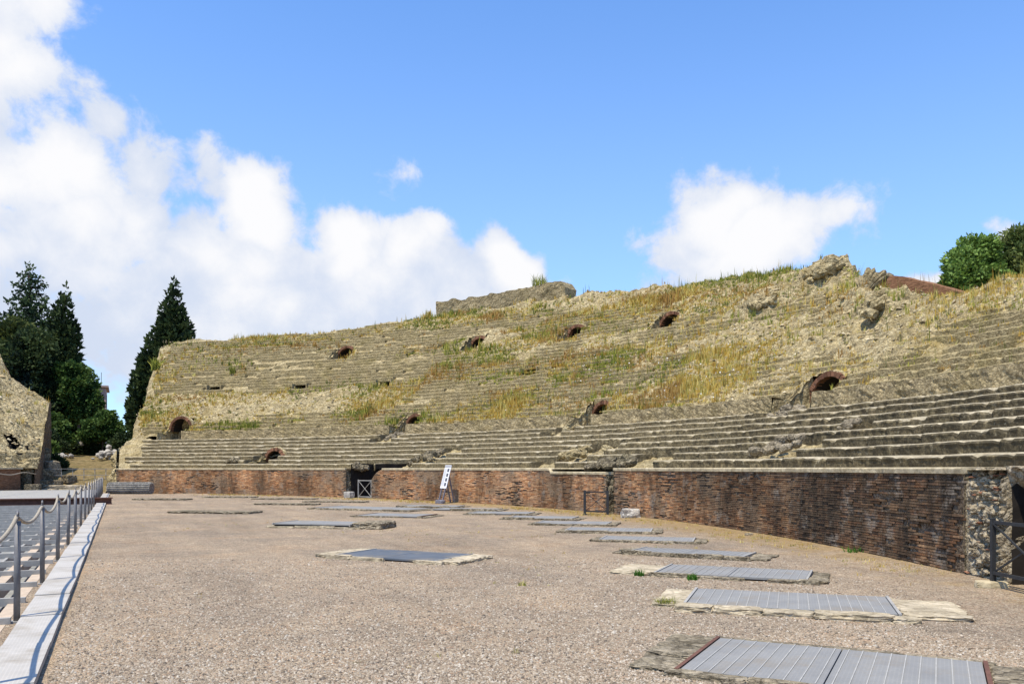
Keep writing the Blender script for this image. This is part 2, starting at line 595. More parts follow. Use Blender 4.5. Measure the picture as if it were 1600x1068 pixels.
MAT['void_shade'] = m_plain('painted_shade', (.020, .016, .013), .95, .3, 5)  # near-black colour paints the shade inside openings, not a stone
MAT['arch_brick'] = m_attr('arch_brick', .95, .3, 8, .5, 40)
MAT['leaf'] = m_attr('leaf', .7, .25, 3, 0, 10, .25)
MAT['grass'] = m_attr('dry_grass', .9, .2, 3, 0, 10, .3)
MAT['bark'] = m_plain('bark', (.085, .065, .05), .95, .35, 6, 0, .6)
MAT['steel'] = m_plain('galvanised_steel', (.33, .315, .285), .7, .25, 6, .0, .06, .15)
MAT['post'] = m_plain('weathered_post', (.17, .165, .165), .6, .3, 10, .2, .1, .4)
MAT['dark_iron'] = m_plain('dark_iron_paint', (.035, .036, .038), .6, .25, 12, 0, .1, .2)
MAT['rope'] = m_plain('rope', (.36, .31, .235), .95, .3, 30, 0, .6)
MAT['rust'] = m_plain('rusty_beam', (.13, .062, .042), .85, .35, 7, 0, .3)
MAT['timber'] = m_plain('tan_concrete_beam', (.47, .37, .27), .9, .22, 6, 0, .3)
MAT['sheet'] = m_plain('grey_sheet', (.27, .275, .27), .85, .25, 3, 0, .05)
MAT['panel_white'] = m_plain('sign_white', (.80, .80, .80), .5, .04, 4, 0, 0)
MAT['print_dark'] = m_plain('sign_print', (.10, .10, .12), .6, .3, 40, 0, 0)
MAT['print_grey'] = m_plain('sign_text', (.34, .34, .36), .6, .2, 90, 0, 0)
MAT['sign_metal'] = m_plain('sign_metal', (.17, .16, .18), .6, .2, 20, .1, .1)
MAT['plaster'] = m_plain('pink_plaster', (.46, .33, .29), .9, .18, 1.5, 0, .1)
MAT['shutter'] = m_plain('shutter_paint', (.16, .045, .04), .7, .2, 5, 0, .05)
MAT['glass'] = m_plain('window_glass', (.05, .06, .075), .12, .2, 1, 0, 0, .6)
MAT['earth'] = m_rubble('dry_earth', (.13, .095, .045), (.21, .155, .07), (.29, .22, .11), 6, .15, (.07, .075, .022), .85, .6, .06)


def m_grate(name, c0, c1, pitch):
    m, g, b, pos = new_mat(name, .7, .12)
    co = g.node('ShaderNodeTexCoord').outputs['Object']
    sp = g.node('ShaderNodeSeparateXYZ')
    g.l.new(co, sp.inputs[0])
    a = g.math('FRACT', g.math('MULTIPLY', sp.outputs[0], 1 / pitch))
    c = g.math('FRACT', g.math('MULTIPLY', sp.outputs[1], 1 / pitch))
    hole = g.math('MULTIPLY', g.remap(a, .25, .35), g.remap(c, .25, .35))
    n = g.noise(pos, 2.5, 6, .7)
    col = g.mix(g.remap(n, .3, .7), c0, c1)
    col = g.mix(g.remap(g.noise(pos, 1.3, 5, .7), .50, .72, 0, .75), col, (.25, .205, .145))
    col2 = g.mix(g.math('MULTIPLY', hole, .14), col, (.10, .11, .125))
    g.put(b.inputs['Base Color'], col2)
    g.put(b.inputs['Normal'], g.bump(g.math('SUBTRACT', 1.0, hole), .08, .01))
    return m


MAT['bar'] = m_plain('worn_bar', (.36, .35, .325), .7, .2, 9, 0, 0, .12)
MAT['grate'] = m_grate('metal_grating', (.215, .213, .205), (.275, .27, .255), .033)
MAT['grate_dark'] = m_grate('dark_grating', (.085, .10, .12), (.13, .145, .165), .04)
MAT['tread'] = m_grate('tread_plate', (.40, .375, .335), (.49, .46, .415), .03)

# ------------------------------------------------------------------ the plan of the arena
# u runs along the long axis (away from us, towards the far entrance), v across it
UX, UY = -0.4265, 0.9045
VX, VY = 0.9045, 0.4265
CU, CV, CK = 27.58, 16.24, 82.6        # podium wall: v = CV - (u-CU)^2/CK
VAXIS = -2.75                          # the long axis itself


def W(u, v, z=0.0):
    u, v, z = np.broadcast_arrays(np.asarray(u, float), np.asarray(v, float), np.asarray(z, float))
    return np.stack([UX * u + VX * v, UY * u + VY * v, z], -1)


def UV(u, r, mir=False):
    u = np.asarray(u, float)
    dv = -2 * (u - CU) / CK
    n = np.sqrt(1 + dv * dv)
    uu = u - r * dv / n
    vv = CV - (u - CU) ** 2 / CK + r / n
    return uu, (2 * VAXIS - vv if mir else vv)


def CP(u, r, z=0.0, mir=False):
    uu, vv = UV(u, r, mir)
    return W(uu, vv, z)


def frame(u, r, mir=False):
    """point on the bank, tangent (towards the right in the picture) and outward normal, in XY"""
    p = CP(u, r, 0, mir)[:2]
    t = CP(u - .05, r, 0, mir)[:2] - CP(u + .05, r, 0, mir)[:2]
    t = t / np.linalg.norm(t)
    n = CP(u, r + .1, 0, mir)[:2] - p
    n = n / np.linalg.norm(n)
    return p, t, n


def vend(r):
    return np.interp(r, [0, 6, 9, 12, 14, 18, 24, 27], [-.3, -.25, .8, 1.3, 2.0, 2.6, 4.1, 4.6])


def umax(r):
    r = np.asarray(r, float)
    lo, hi = np.full(r.shape, 45.0), np.full(r.shape, 100.0)
    for _ in range(40):
        mid = (lo + hi) / 2
        big = UV(mid, r)[1] > vend(r)
        lo = np.where(big, mid, lo)
        hi = np.where(big, hi, mid)
    return lo


# profile of the bank
Z_POD = 1.72
W0, DROW, HROW = 1.9, 0.80, 0.285       # walkway, tread, rise of the lower rows
R_BAL = W0 + 8 * DROW                   # foot of the retaining wall
Z_ROW8 = Z_POD + 8 * HROW
R_UP, Z_UP = 9.15, 4.60                 # start of the upper bank
H2, D2 = 0.285, 0.385                   # upper steps


def rtop(u):
    b = np.interp(u, [0, 22, 25.5, 28.3, 29.6, 30.6, 32, 35, 39, 44, 48, 80], [14.4, 14.5, 14.6, 15.5, 16.8, 18.8, 20.0, 21.2, 21.8, 22.8, 23.4, 22.3])
    p = P3(np.asarray(u, float) * .5, 0, 0)
    return b + .55 * fbm(p, 4, 91)


def rubble_mask(u, r):
    """1 where the facing is gone and the concrete core shows"""
    p = P3(np.asarray(u, float) * .16, np.asarray(r, float) * .42, 0)
    n = fbm(p, 4, 5)
    far = np.clip((np.asarray(u, float) - 50) / 8, 0, 1)
    band = np.exp(-((r - 12.4) / 1.9) ** 4)                     # broken belt between the two tiers
    m = n * 1.1 + .15 + far * (band * 1.6 - .75)
    m = m - (1 - far) * .12
    m = m + 1.2 * np.exp(-((np.asarray(u, float) - 67.2) / 3.6) ** 4 - ((r - 10.6) / 1.6) ** 4)
    rt_ = np.clip((27 - np.asarray(u, float)) / 6, 0, 1)
    m = m - rt_ * .22
    m = m + np.clip((r - (rtop(u) - 2.3)) / .9, 0, 1) * .9
    mid = np.exp(-(((u - 34) / 5.5) ** 2)) * np.clip((r - 11.5) / 4, 0, 1)
    m = m + mid * .32
    return np.clip(m * 1.9, 0, 1)


def base_z(u, r):
    """the weathered core of the upper bank"""
    u, r = np.broadcast_arrays(np.asarray(u, float), np.asarray(r, float))
    pt = CP(u, r)
    p = pt.copy()
    mk = rubble_mask(u, r)
    z = Z_UP + (r - R_UP) * H2 / D2
    rt = rtop(u)
    flat = np.interp(u, [25, 31], [.04, .9])
    z = np.minimum(z, Z_UP + (rt - R_UP) * H2 / D2 - flat * (r - rt))
    p[..., 2] = z
    n1 = fbm(p * .8, 3, 21)
    n2 = fbm(p * 2.6, 3, 22)
    n3 = 1 - np.abs(fbm(p * 5.5, 3, 23))
    for (bu, br, su, sr_, hh) in ((31.9, 19.3, 1.5, 1.3, .55), (33.9, 17.6, 1.6, .7, .6), (28.3, 15.3, 1.2, .8, .5), (26.6, 14.3, .9, .6, .6)):
        g_ = np.exp(-((u - bu) / su) ** 4 - ((r - br) / sr_) ** 4)
        z = z + hh * g_ * (1 + .55 * n1 + .35 * n2 + .5 * (n3 - .75))
    z = z - .07 + mk * .33 + n1 * (.10 + .18 * mk) + n2 * (.04 + .11 * mk) + (n3 - .75) * (.05 + .16 * mk)
    return z


def step_top(u, r):
    j = np.floor((r - R_UP) / D2)
    return Z_UP + (j + 1) * H2


# passages that come out of the bank: u, r of the arch, width, height, name parts
PASSAGES = [
    dict(u=60.7, r=19.6, w=1.9, h=1.15, lab='red brick arch high on the far left seating with sky showing through', thru=True),
    dict(u=51.4, r=19.1, w=1.6, h=1.3, lab='dark brick arch high on the seating below the long masonry block'),
    dict(u=45.1, r=19.0, w=1.6, h=1.15, lab='brick arch high on the seating, right of the long masonry block'),
    dict(u=39.4, r=18.7, w=1.8, h=1.15, lab='topmost brick arch in the middle of the grassy upper seating'),
    dict(u=66.9, r=9.75, w=2.1, h=1.75, z=4.05, lab='large dark arched doorway above the lower rows at the far left end'),
    dict(u=50.6, r=10.25, w=1.6, h=1.35, z=4.0, lab='half buried brick arch above the lower rows behind the information panel'),
    dict(u=38.0, r=10.25, w=1.6, h=1.35, z=4.0, lab='half buried brick arch above the lower rows beside a grey course wall'),
    dict(u=25.9, r=10.35, w=2.1, h=1.5, z=4.0, lab='wide brick arch with dark soot above the lower rows on the right'),
]
for q in PASSAGES:
    q['p'], q['t'], q['n'] = frame(q['u'], q['r'])
    if 'z' in q:
        q['L'] = q['r'] - R_BAL - .02
    else:
        q['L'] = .78 * (q['h'] + .30) / (H2 / D2)
        q['z'] = Z_UP + (q['r'] - q['L'] - R_UP) * H2 / D2 + .03
for q in PASSAGES:
    q['B'] = max(.12, (q['z'] + q['h'] - Z_UP - (q['r'] - R_UP) * H2 / D2) / (H2 / D2) - .25)
LOWER_ARCH = dict(u=56.5, r=4.4, w=1.6, h=.9, z=2.03)
LOWER_ARCH['p'], LOWER_ARCH['t'], LOWER_ARCH['n'] = frame(LOWER_ARCH['u'], LOWER_ARCH['r'])
LOWER_ARCH['L'] = 1.75
SLOTS = [(67.5, 15.0, 8.55, 'leftmost of the dark rectangular slots in the far seating'),
         (61.3, 14.6, 8.3, 'middle dark rectangular slot in the far seating'),
         (55.3, 14.4, 8.15, 'right hand dark rectangular slot in the far seating, smaller than the others'),
         (45.4, 14.3, 8.1, 'small dark rectangular slot among yellow grass in the middle of the seating')]


def in_hole(P, q, pad=0.0):
    d = P[..., :2] - q['p']
    la = d @ q['t']
    de = d @ q['n']
    return (np.abs(la) < q['w'] / 2 + pad) & (de > -q['L'] - pad) & (de < q.get('B', .12))


def grid_faces(nu, nr, keep=None):
    i, j = np.meshgrid(np.arange(nu - 1), np.arange(nr - 1), indexing='ij')
    f = np.stack([i * nr + j, i * nr + j + 1, (i + 1) * nr + j + 1, (i + 1) * nr + j], -1)
    f = f.reshape(-1, 4)
    if keep is not None:
        f = f[keep.reshape(-1)]
    return f


def u_samples(umin=-9.0, uref=66.0, a=.035, k=.0021):
    out, u = [umin], umin
    while u < uref:
        d = math.hypot(*CP(u, 6)[:2])
        u += a + k * d
        out.append(u)
    return np.array(out)


UREF = u_samples()
TT = (UREF - UREF[0]) / (UREF[-1] - UREF[0])


# ------------------------------------------------------------------ ground
def build_ground():
    # one sheet to the horizon, with the central trench left open
    u0, u1, v0, v1 = -3.0, 63.2, -6.2, -1.12
    R = 900
    outer = np.array([[-R, -R], [R, -R], [R, R], [-R, R]], float)
    us = [-600, u0, u1, 600]
    vsq = [-600, v0, v1, 600]
    verts, faces = [], []
    for a in us:
        for c in vsq:
            verts.append(W(a, c, 0.0))
    for i in range(3):
        for j in range(3):
            if i == 1 and j == 1:
                continue
            faces.append([i * 4 + j, (i + 1) * 4 + j, (i + 1) * 4 + j + 1, i * 4 + j + 1])
    o = bulk('ground', np.array(verts), np.array(faces)[:, ::-1], MAT['gravel'], kind='structure')
    # dry sand that gathers along the foot of the wall and thins out into the gravel
    uu = np.linspace(60, 4.0, 420)
    cols = 8
    rl = np.linspace(-2.6, .02, cols)
    V = np.stack([CP(uu, r_, .004 + .05 * (k / (cols - 1)) ** 3) for k, r_ in enumerate(rl)], 1)
    amt = np.interp(uu, [4, 9, 13, 18, 30, 45, 60], [.45, .5, .75, .95, 1.0, .7, .3])
    mk = amt[:, None] * np.linspace(0, 1, cols)[None] ** .8
    bulk('sand_strip', V.reshape(-1, 3), grid_faces(len(uu), cols), MAT['gravel'], cols=np.repeat(mk.reshape(-1, 1), 3, 1), smooth=True, kind='structure')
    # walls and floor of the trench
    d = -3.2
    a, b, c, e = (u0, v0), (u1, v0), (u1, v1), (u0, v1)
    q = [W(*x, 0.0) for x in (a, b, c, e)] + [W(*x, d) for x in (a, b, c, e)]
    f = np.array([[0, 1, 5, 4], [1, 2, 6, 5], [2, 3, 7, 6], [3, 0, 4, 7], [4, 5, 6, 7]])
    bulk('trench', np.array(q), f, MAT['rubble_grey'], kind='structure')


def build_gravel():
    # real stones where single ones can be made out
    n = 100000
    y = 6.2 + 9.5 * RNG.random(n) ** 1.7
    x = (RNG.random(n) * 1.34 - .66) * y
    uv_v = x * VX + y * VY
    uv_u = x * UX + y * UY
    ok = (uv_v > -.52) & (uv_v < CV - (uv_u - CU) ** 2 / CK - .1)
    for (cx, cy, L, D, a) in GRATE_RECTS:
        ca, sa = math.cos(a), math.sin(a)
        lx = (x - cx) * ca + (y - cy) * sa
        ly = -(x - cx) * sa + (y - cy) * ca
        ok &= ~((np.abs(lx) < L / 2 + .02) & (np.abs(ly) < D / 2 + .02))
    x, y = x[ok], y[ok]
    n = len(x)
    s = .006 + .011 * RNG.random(n) ** 2.2
    s[RNG.random(n) < .006] *= 2.0
    base = np.array([[1, 0, 0], [-1, 0, 0], [0, 1, 0], [0, -1, 0], [0, 0, 1.0], [.4, .5, -.6]])
    tri = np.array([[0, 2, 4], [2, 1, 4], [1, 3, 4], [3, 0, 4]])
    base = base[:5]
    an = RNG.random(n) * 6.283
    v = base[None] * s[:, None, None] * (0.7 + .6 * RNG.random((n, 5, 3)))
    ca, sa = np.cos(an)[:, None], np.sin(an)[:, None]
    vx = v[..., 0] * ca - v[..., 1] * sa
    vy = v[..., 0] * sa + v[..., 1] * ca
    vv = np.stack([vx + x[:, None], vy + y[:, None], v[..., 2] * .8 + .001], -1).reshape(-1, 3)
    ff = (tri[None] + (np.arange(n) * 5)[:, None, None]).reshape(-1, 3)
    pal = np.array([[.30, .245, .18], [.38, .31, .23], [.21, .17, .125], [.41, .35, .275], [.35, .275, .20], [.44, .39, .32], [.12, .10, .08]])
    c = pal[RNG.integers(0, len(pal), n)] * (.8 + .4 * RNG.random((n, 1)))
    bulk('loose_gravel', vv, ff, MAT['pebble'], cols=np.repeat(c, 5, 0), label='loose angular gravel strewn over the near arena floor', cat='gravel', kind='stuff')


# ------------------------------------------------------------------ sweeps along the bank
def sweep(u, sec_r, sec_z, keep, mir=False):
    """sec_r/sec_z (nu, k) closed section along u; keep (nu) selects runs; returns verts, quads, ngons"""
    nu, k = sec_r.shape
    V = CP(u[:, None] + 0 * sec_r, sec_r, sec_z, mir).reshape(-1, 3)
    i = np.arange(nu - 1)
    good = keep[:-1] & keep[1:]
    i = i[good]
    j = np.arange(k)
    j2 = (j + 1) % k
    q = np.stack([i[:, None] * k + j, i[:, None] * k + j2, (i[:, None] + 1) * k + j2, (i[:, None] + 1) * k + j], -1).reshape(-1, 4)
    caps = []
    for a in range(nu):
        st = keep[a] and (a == 0 or not keep[a - 1])
        en = keep[a] and (a == nu - 1 or not keep[a + 1])
        if st:
            caps.append(a * k + np.arange(k)[::-1])
        if en:
            caps.append(a * k + np.arange(k))
    faces = [q]
    if caps:
        faces.append(np.array(caps))
    return V, faces


def used(V, faces):
    m = np.zeros(len(V), bool)
    for f in faces:
        m[np.asarray(f).ravel()] = True
    idx = np.cumsum(m) - 1
    return V[m], [idx[np.asarray(f)] for f in faces if len(f)]


# lengths of the podium wall (u at left end, u at right end)
WALLS = [(64.45, 47.0), (44.95, 26.25), (25.70, 8.75), (6.15, -5.0)]
OPENINGS = [(46.9, 45.0, 1.95), (26.2, 25.74, 2.1), (8.0, 6.2, 1.62)]


def build_lower_seating():
    root = thing('lower_seating', 'eight worn grey stone seating rows curving above the brick wall', 'seating bank', CP(40, 4))
    inv = Matrix.Translation(root.location).inverted()

    def part(name, V, F, mat, smooth=False, **kw):
        V = np.asarray(V) - np.array(root.location)
        return bulk(name, V, F, mat, root, smooth=smooth, **kw)
    us = np.concatenate([np.arange(UREF[0], 20, .11), np.arange(20, 45, .16), np.arange(45, 70, .2)])
    for k in range(1, 9):
        r0 = W0 + (k - 1) * DROW
        um = float(umax(np.array(r0)))
        end = um - [.9, .6, .5, 1.8, 1.7, 1.5, 1.5, 1.2][k - 1]
        u = us[us < end]
        zt = Z_POD + HROW * k
        p = CP(u, r0, zt)
        wear = np.clip(fbm(p * .55, 3, 31 + k) * 1.6 - .25, 0, 1)
        chip = np.clip(fbm(p * 3.2, 2, 51 + k) - .28, 0, 1) * .22
        e = .012 * fbm(p * 5, 3, 71 + k)
        lowv = .02 * fbm(p * .4, 2, 77 + k)
        sr = np.stack([r0 + .03 + e, r0 + .015 * fbm(p * 4, 2, 80) + 0 * u, r0 - .02 + e + chip * .6, r0 + .01 + chip + wear * .05, r0 + .07 + chip * 1.3 + wear * .12,
                       r0 + DROW * .55 + 0 * u, r0 + DROW + .12 + 0 * u, r0 + DROW + .12 + 0 * u], 1)
        sz = np.stack([zt - HROW - .14 + 0 * u, zt - HROW * .5 + 0 * u, zt - .075 - chip, zt - .028 - chip * .8 - wear * .06, zt - .004 - wear * .04,
                       zt + .008 + 0 * u - wear * .02, zt + .012 + 0 * u, zt - HROW - .14 + 0 * u], 1)
        sz[:, :7] += lowv[:, None]
        arc = np.concatenate([[0], np.cumsum(np.linalg.norm(np.diff(p[:, :2], axis=0), axis=1))]) / 1.15 + k * .37
        bid = np.floor(arc).astype(np.int64)
        hb1 = hsh(bid, bid * 0 + k, bid * 0, 5) - .5
        hb2 = hsh(bid, bid * 0 + k, bid * 0, 6) - .5
        joint = np.concatenate([[0], (np.diff(bid) != 0) * 1.0]) * (hsh(bid, bid * 0 + k, bid * 0, 7) > .3)
        sr[:, :5] += (hb1 * .035 + joint * .04)[:, None]
        sz[:, 2:6] += (hb2 * .022 - joint * .03)[:, None]
        keep = np.ones(len(u), bool)
        # broken stretches
        for (ua, ub, rows) in BREAKS:
            if k in rows:
                jag = .35 * fbm(P3(np.full(1, k * 1.7), ua, 0), 2, 3)[0]
                lean = (k - min(rows)) * .28
                keep &= ~((u > ua - lean * .2 + jag) & (u < ub - lean + jag))
        for q in PASSAGES[4:] + [LOWER_ARCH]:
            pm = CP(u, r0 + .02)
            keep &= ~in_hole(pm, q, .12)
        V, F = sweep(u, sr, sz, keep)
        V, F = used(V, F)
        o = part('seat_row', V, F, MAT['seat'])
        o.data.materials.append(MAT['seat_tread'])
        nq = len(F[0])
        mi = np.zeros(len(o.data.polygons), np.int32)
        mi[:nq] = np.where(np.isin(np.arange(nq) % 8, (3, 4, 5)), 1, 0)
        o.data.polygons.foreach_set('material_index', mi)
    # core that shows where seats are gone; also the walkway behind the coping
    rr = np.concatenate([np.arange(.05, R_BAL + .75, .13)])
    um = umax(rr)
    U_ = UREF[0] + (um[None, :] - .05 - UREF[0]) * TT[::2, None]
    R_ = np.broadcast_to(rr[None], U_.shape)
    pt = CP(U_, R_)
    line = np.where(R_ < W0, Z_POD - .04, Z_POD + (np.clip(R_ - W0, 0, 8 * DROW) / DROW) * HROW - .13)
    line = np.where(R_ > W0 + .05, line + .16 * fbm(pt * 1.5, 4, 12) + .08 * fbm(pt * 5, 2, 13), line)
    endz = np.clip((um[None] - 1.7 - U_) / .5, 0, 1)
    line = line + (1 - endz) * (.22 + .2 * fbm(pt * 2, 3, 14)) * (R_ > W0)
    pt[..., 2] = line
    keep = np.ones((U_.shape[0] - 1, U_.shape[1] - 1), bool)
    mid = (pt[:-1, :-1] + pt[1:, 1:]) / 2
    for q in PASSAGES[4:] + [LOWER_ARCH]:
        keep &= ~in_hole(mid, q)
    um_ = (U_[:-1, :-1] + U_[1:, 1:]) / 2
    rm_ = (R_[:-1, :-1] + R_[1:, 1:]) / 2
    for (ua, ub, rl) in OPENINGS:
        keep &= ~((um_ < ua) & (um_ > ub) & (rm_ < rl))
    V, F = used(pt.reshape(-1, 3), [grid_faces(*U_.shape, keep)])
    part('rubble_core', V, F, MAT['rubble'])
    # retaining wall between the tiers
    u = us[us < float(umax(np.array(R_BAL))) - 3.6]
    p = CP(u, R_BAL, 4)
    nr_, nz = 1, 9
    zz = np.linspace(Z_ROW8 - .2, Z_UP + .08, nz)
    V = []
    for a, z in enumerate(zz):
        pp = CP(u, R_BAL, z)
        rr_ = R_BAL + .10 * fbm(pp * 2.2, 4, 61) + .05 * fbm(pp * 7, 2, 62) + .03 * a / nz
        top = (a == nz - 1) * .12 * fbm(pp * 1.3, 3, 63)
        V.append(CP(u, rr_, z + top))
    V.append(CP(u, R_BAL + .95, Z_UP - .02))
    V = np.stack(V, 1)
    keep = np.ones((len(u) - 1, nz), bool)
    mid = (V[:-1, :-1] + V[1:, 1:]) / 2
    for q in PASSAGES[4:]:
        d = mid[..., :2] - q['p']
        keep &= ~((np.abs(d @ q['t']) < q['w'] / 2 + .1) & ((d @ q['n']) > -q['L'] - 1.2))
    V2, F2 = used(V.reshape(-1, 3), [grid_faces(len(u), nz + 1, keep)])
    part('retaining_wall', V2, F2, MAT['retain'])
    return root


# broken stretches of the lower rows: u range and rows lost
BREAKS = [(46.6, 43.9, (1,)), (44.6, 42.9, (2, 3, 4)), (33.6, 31.6, (2, 3, 4)), (34.5, 32.9, (1,)), (28.7, 26.2, (1, 2)), (21.6, 19.3, (3, 2)),
          (19.9, 19.1, (5,)), (10.4, 4.0, (2,)), (48.0, 46.9, (1,)), (51.4, 50.0, (7, 8)), (39.3, 37.9, (7, 8)), (26.9, 25.3, (8,))]
BREAKS = [(min(a, b), max(a, b), r) for a, b, r in BREAKS]


def build_podium_walls():
    """brick by brick: the nearest as single parts, the others joined"""
    courses, ch, bl = 33, .0485, .25
    pal = np.array([[.45, .235, .115], [.38, .185, .090], [.51, .30, .16], [.32, .16, .082], [.46, .275, .155], [.42, .255, .15], [.35, .195, .11]])
    labels = ['long far stretch of orange brick podium wall behind the fluted column drum', 'middle stretch of brick podium wall behind the white information panel',
              'nearest stretch of podium wall, dark sooty brick, right of the narrow slot',
              'brick podium wall carrying on past the nearest iron gate']
    roots = []
    for wi, (ua, ub) in enumerate(WALLS):
        root = thing('podium_wall', labels[wi], 'brick wall', CP((ua + ub) / 2, 0), 0, 'podium walls round the arena')
        org = np.array(root.location)
        top = Z_POD - .10
        if wi == 1:
            top_fn = lambda u: np.where(u < 30.5, top - .14, top)
        else:
            top_fn = lambda u: top + 0 * u
        # arc length table
        tu = np.linspace(ua, ub, 4000)
        tp = CP(tu, 0)[:, :2]
        ts = np.concatenate([[0], np.cumsum(np.linalg.norm(np.diff(tp, axis=0), axis=1))])
        L = ts[-1]
        rows = []
        for c in range(courses + 1):
            z0 = -.03 + c * ch
            x = -RNG.random() * bl
            while x < L:
                l = bl * (.7 + .75 * RNG.random())
                a, e = max(x, 0), min(x + l - .012, L)
                x += l
                if e - a > .04:
                    rows.append((a, e, z0))
        rows = np.array(rows)
        uc = np.interp((rows[:, 0] + rows[:, 1]) / 2, ts, tu)
        pc = CP(uc, 0, rows[:, 2])
        tops = top_fn(uc)
        # rounded broken corner at the left of the middle wall, ragged ends elsewhere
        if wi == 1:
            sfrom = rows[:, 0]
            tops = np.where(sfrom < .9, top - .55 * np.clip(1 - sfrom / .9, 0, 1) ** 2, tops)
        ero = fbm(pc * np.array([.9, .9, 1.8]), 4, 41)
        gone = (ero > (.26 if wi == 2 else .36)) & (RNG.random(len(rows)) < .5)
        gone |= RNG.random(len(rows)) < .012
        endgap = np.minimum(rows[:, 0], L - rows[:, 1])
        gone |= (endgap < .25 * np.abs(fbm(P3(rows[:, 2] * 9, wi, 0), 2, 8))) & (RNG.random(len(rows)) < .8)
        ok = (~gone) & (rows[:, 2] + ch < tops + .03)
        rows, uc, pc, ero = rows[ok], uc[ok], pc[ok], ero[ok]
        n = len(rows)
        prot = .004 + .020 * RNG.random(n) ** 1.5 + .05 * np.clip(ero - .05, 0, 1) * RNG.random(n)
        prot = np.where(RNG.random(n) < .05, prot + .02 * RNG.random(n), prot)
        hgt = ch - .009 - .007 * RNG.random(n)
        col = pal[RNG.integers(0, len(pal), n)] * (.72 + .5 * RNG.random((n, 1)))
        patch = fbm(pc * np.array([.5, .5, .8]), 3, 44)[:, None]
        col = col * np.clip(1.08 + .85 * patch, .45, 1.6) * np.array([1.02, 1, .94])
        grey = np.clip(fbm(pc * np.array([.7, .7, 1.4]), 3, 46) * 1.6, 0, .6)[:, None]
        col = col * (1 - grey) + np.array([.33, .25, .165]) * grey
        if wi >= 2:
            # the sooty stretch: bricks fired browner
            k = np.clip((26 - uc) / 14, 0, 1)[:, None]
            col = col * (1 - .45 * k * np.clip((uc - 8.5) / 2.2, 0, 1)[:, None])
        f0, f1 = np.interp(rows[:, 0], ts, tu), np.interp(rows[:, 1], ts, tu)
        zb = rows[:, 2]
        dist = np.linalg.norm(pc[:, :2], axis=1)
        order = np.argsort(dist)
        single = np.zeros(n, bool)
        if wi == 2:
            near = order[:1400]
            vis = near[(zb[near] > .0)]
            single[RNG.permutation(vis[:700])[:300]] = True
        # joined bricks
        m = ~single
        tl = .010 * (RNG.random(n) - .5)
        V = np.empty((n, 8, 3))
        for s_, (fu) in enumerate((f0, f1)):
            for b_, rr in enumerate((-prot, np.full(n, .05))):
                for t_, zz in enumerate((zb, zb + hgt)):
                    V[:, s_ * 4 + b_ * 2 + t_] = CP(fu, rr + tl * (s_ - .5), zz)
        F1 = np.array([[0, 4, 5, 1], [1, 5, 7, 3], [0, 2, 6, 4], [0, 1, 3, 2], [4, 6, 7, 5]])
        Vm = V[m].reshape(-1, 3) - org
        Fm = (F1[None] + (np.arange(m.sum()) * 8)[:, None, None]).reshape(-1, 4)
        bulk('brickwork', Vm, Fm, MAT['brick'], root, cols=np.repeat(col[m], 8, 0), kind='stuff')
        # single bricks share a few meshes
        if single.any():
            bm_list = []
            for k in range(8):
                bb = CUBE.copy()
                bb += (RNG.random(bb.shape) - .5) * np.array([.05, .10, .16])
                cc = pal[k % len(pal)] * (.6 + .15 * k % .5) * .85
                bm_list.append(make_mesh('brick', bb, CUBEF, np.repeat(cc[None], 8, 0)))
                bm_list[-1].materials.append(MAT['brick'])
            for i in np.where(single)[0]:
                a = CP(f0[i], 0)
                e = CP(f1[i], 0)
                o = bpy.data.objects.new('brick', bm_list[RNG.integers(0, 8)])
                COL.objects.link(o)
                o.parent = root
                mid = (a + e) / 2
                _, t_, n_ = frame(uc[i], 0)
                dpt = prot[i] + .05
                pos_ = mid - org
                o.location = (pos_[0] + n_[0] * (.05 - dpt / 2), pos_[1] + n_[1] * (.05 - dpt / 2), zb[i] + hgt[i] / 2)
                o.scale = (np.linalg.norm(e - a), dpt, hgt[i])
                o.rotation_euler = (0, 0, math.atan2(t_[1], t_[0]) + tl[i] * 3)
        # mortar core behind the bricks
        uu = np.linspace(ua, ub, int(L / .07))
        nz = 30
        zz = np.linspace(-.1, 1, nz)
        Vc = []
        for a in range(nz):
            zt = top_fn(uu) + .0
            if wi == 1:
                sfrom = np.interp(-uu, -tu, ts)
                zt = np.where(sfrom < .9, top - .55 * np.clip(1 - sfrom / .9, 0, 1) ** 2, zt)
            z = -.1 + (zt + .1) * a / (nz - 1)
            pp = CP(uu, 0, z)
            Vc.append(CP(uu, .012 + .012 * fbm(pp * 6, 3, 45) + .05 * np.clip(fbm(pp * np.array([.9, .9, 1.8]), 4, 41) - .3, 0, 1), z))
        Vc.append(CP(uu, .5, zt))
        Vc = np.stack(Vc, 1) - org
        bulk('mortar_core', Vc.reshape(-1, 3), grid_faces(len(uu), nz + 1), MAT['mortar'], root)
        # end faces of the wall, rough core
        for (ue, sg) in ((ua, 1), (ub, -1)):
            zs_ = np.linspace(-.05, float(top_fn(np.array(ue))), 18)
            if wi == 1 and sg == 1:
                zs_ = np.linspace(-.05, top - .56, 14)
            rs_ = np.linspace(.0, 1.5, 14)
            Z_, R_ = np.meshgrid(zs_, rs_, indexing='ij')
            pp = CP(np.full(Z_.shape, ue), R_, Z_)
            V_ = CP(ue + sg * (-.02 + .05 * fbm(pp * 4, 3, 9)), R_, Z_) - org
            bulk('wall_end', V_.reshape(-1, 3), grid_faces(*Z_.shape), MAT['rubble_grey'], root)
        # coping slabs
        u = np.linspace(ua - (.9 if wi == 1 else .02), ub + .02, int(L / .12))
        z = top_fn(u)
        pp = CP(u, 0, z)
        e = .02 * fbm(pp * 2.5, 4, 47)
        chip = np.clip(fbm(pp * 1.4, 3, 48) - .35, 0, 1) * .25
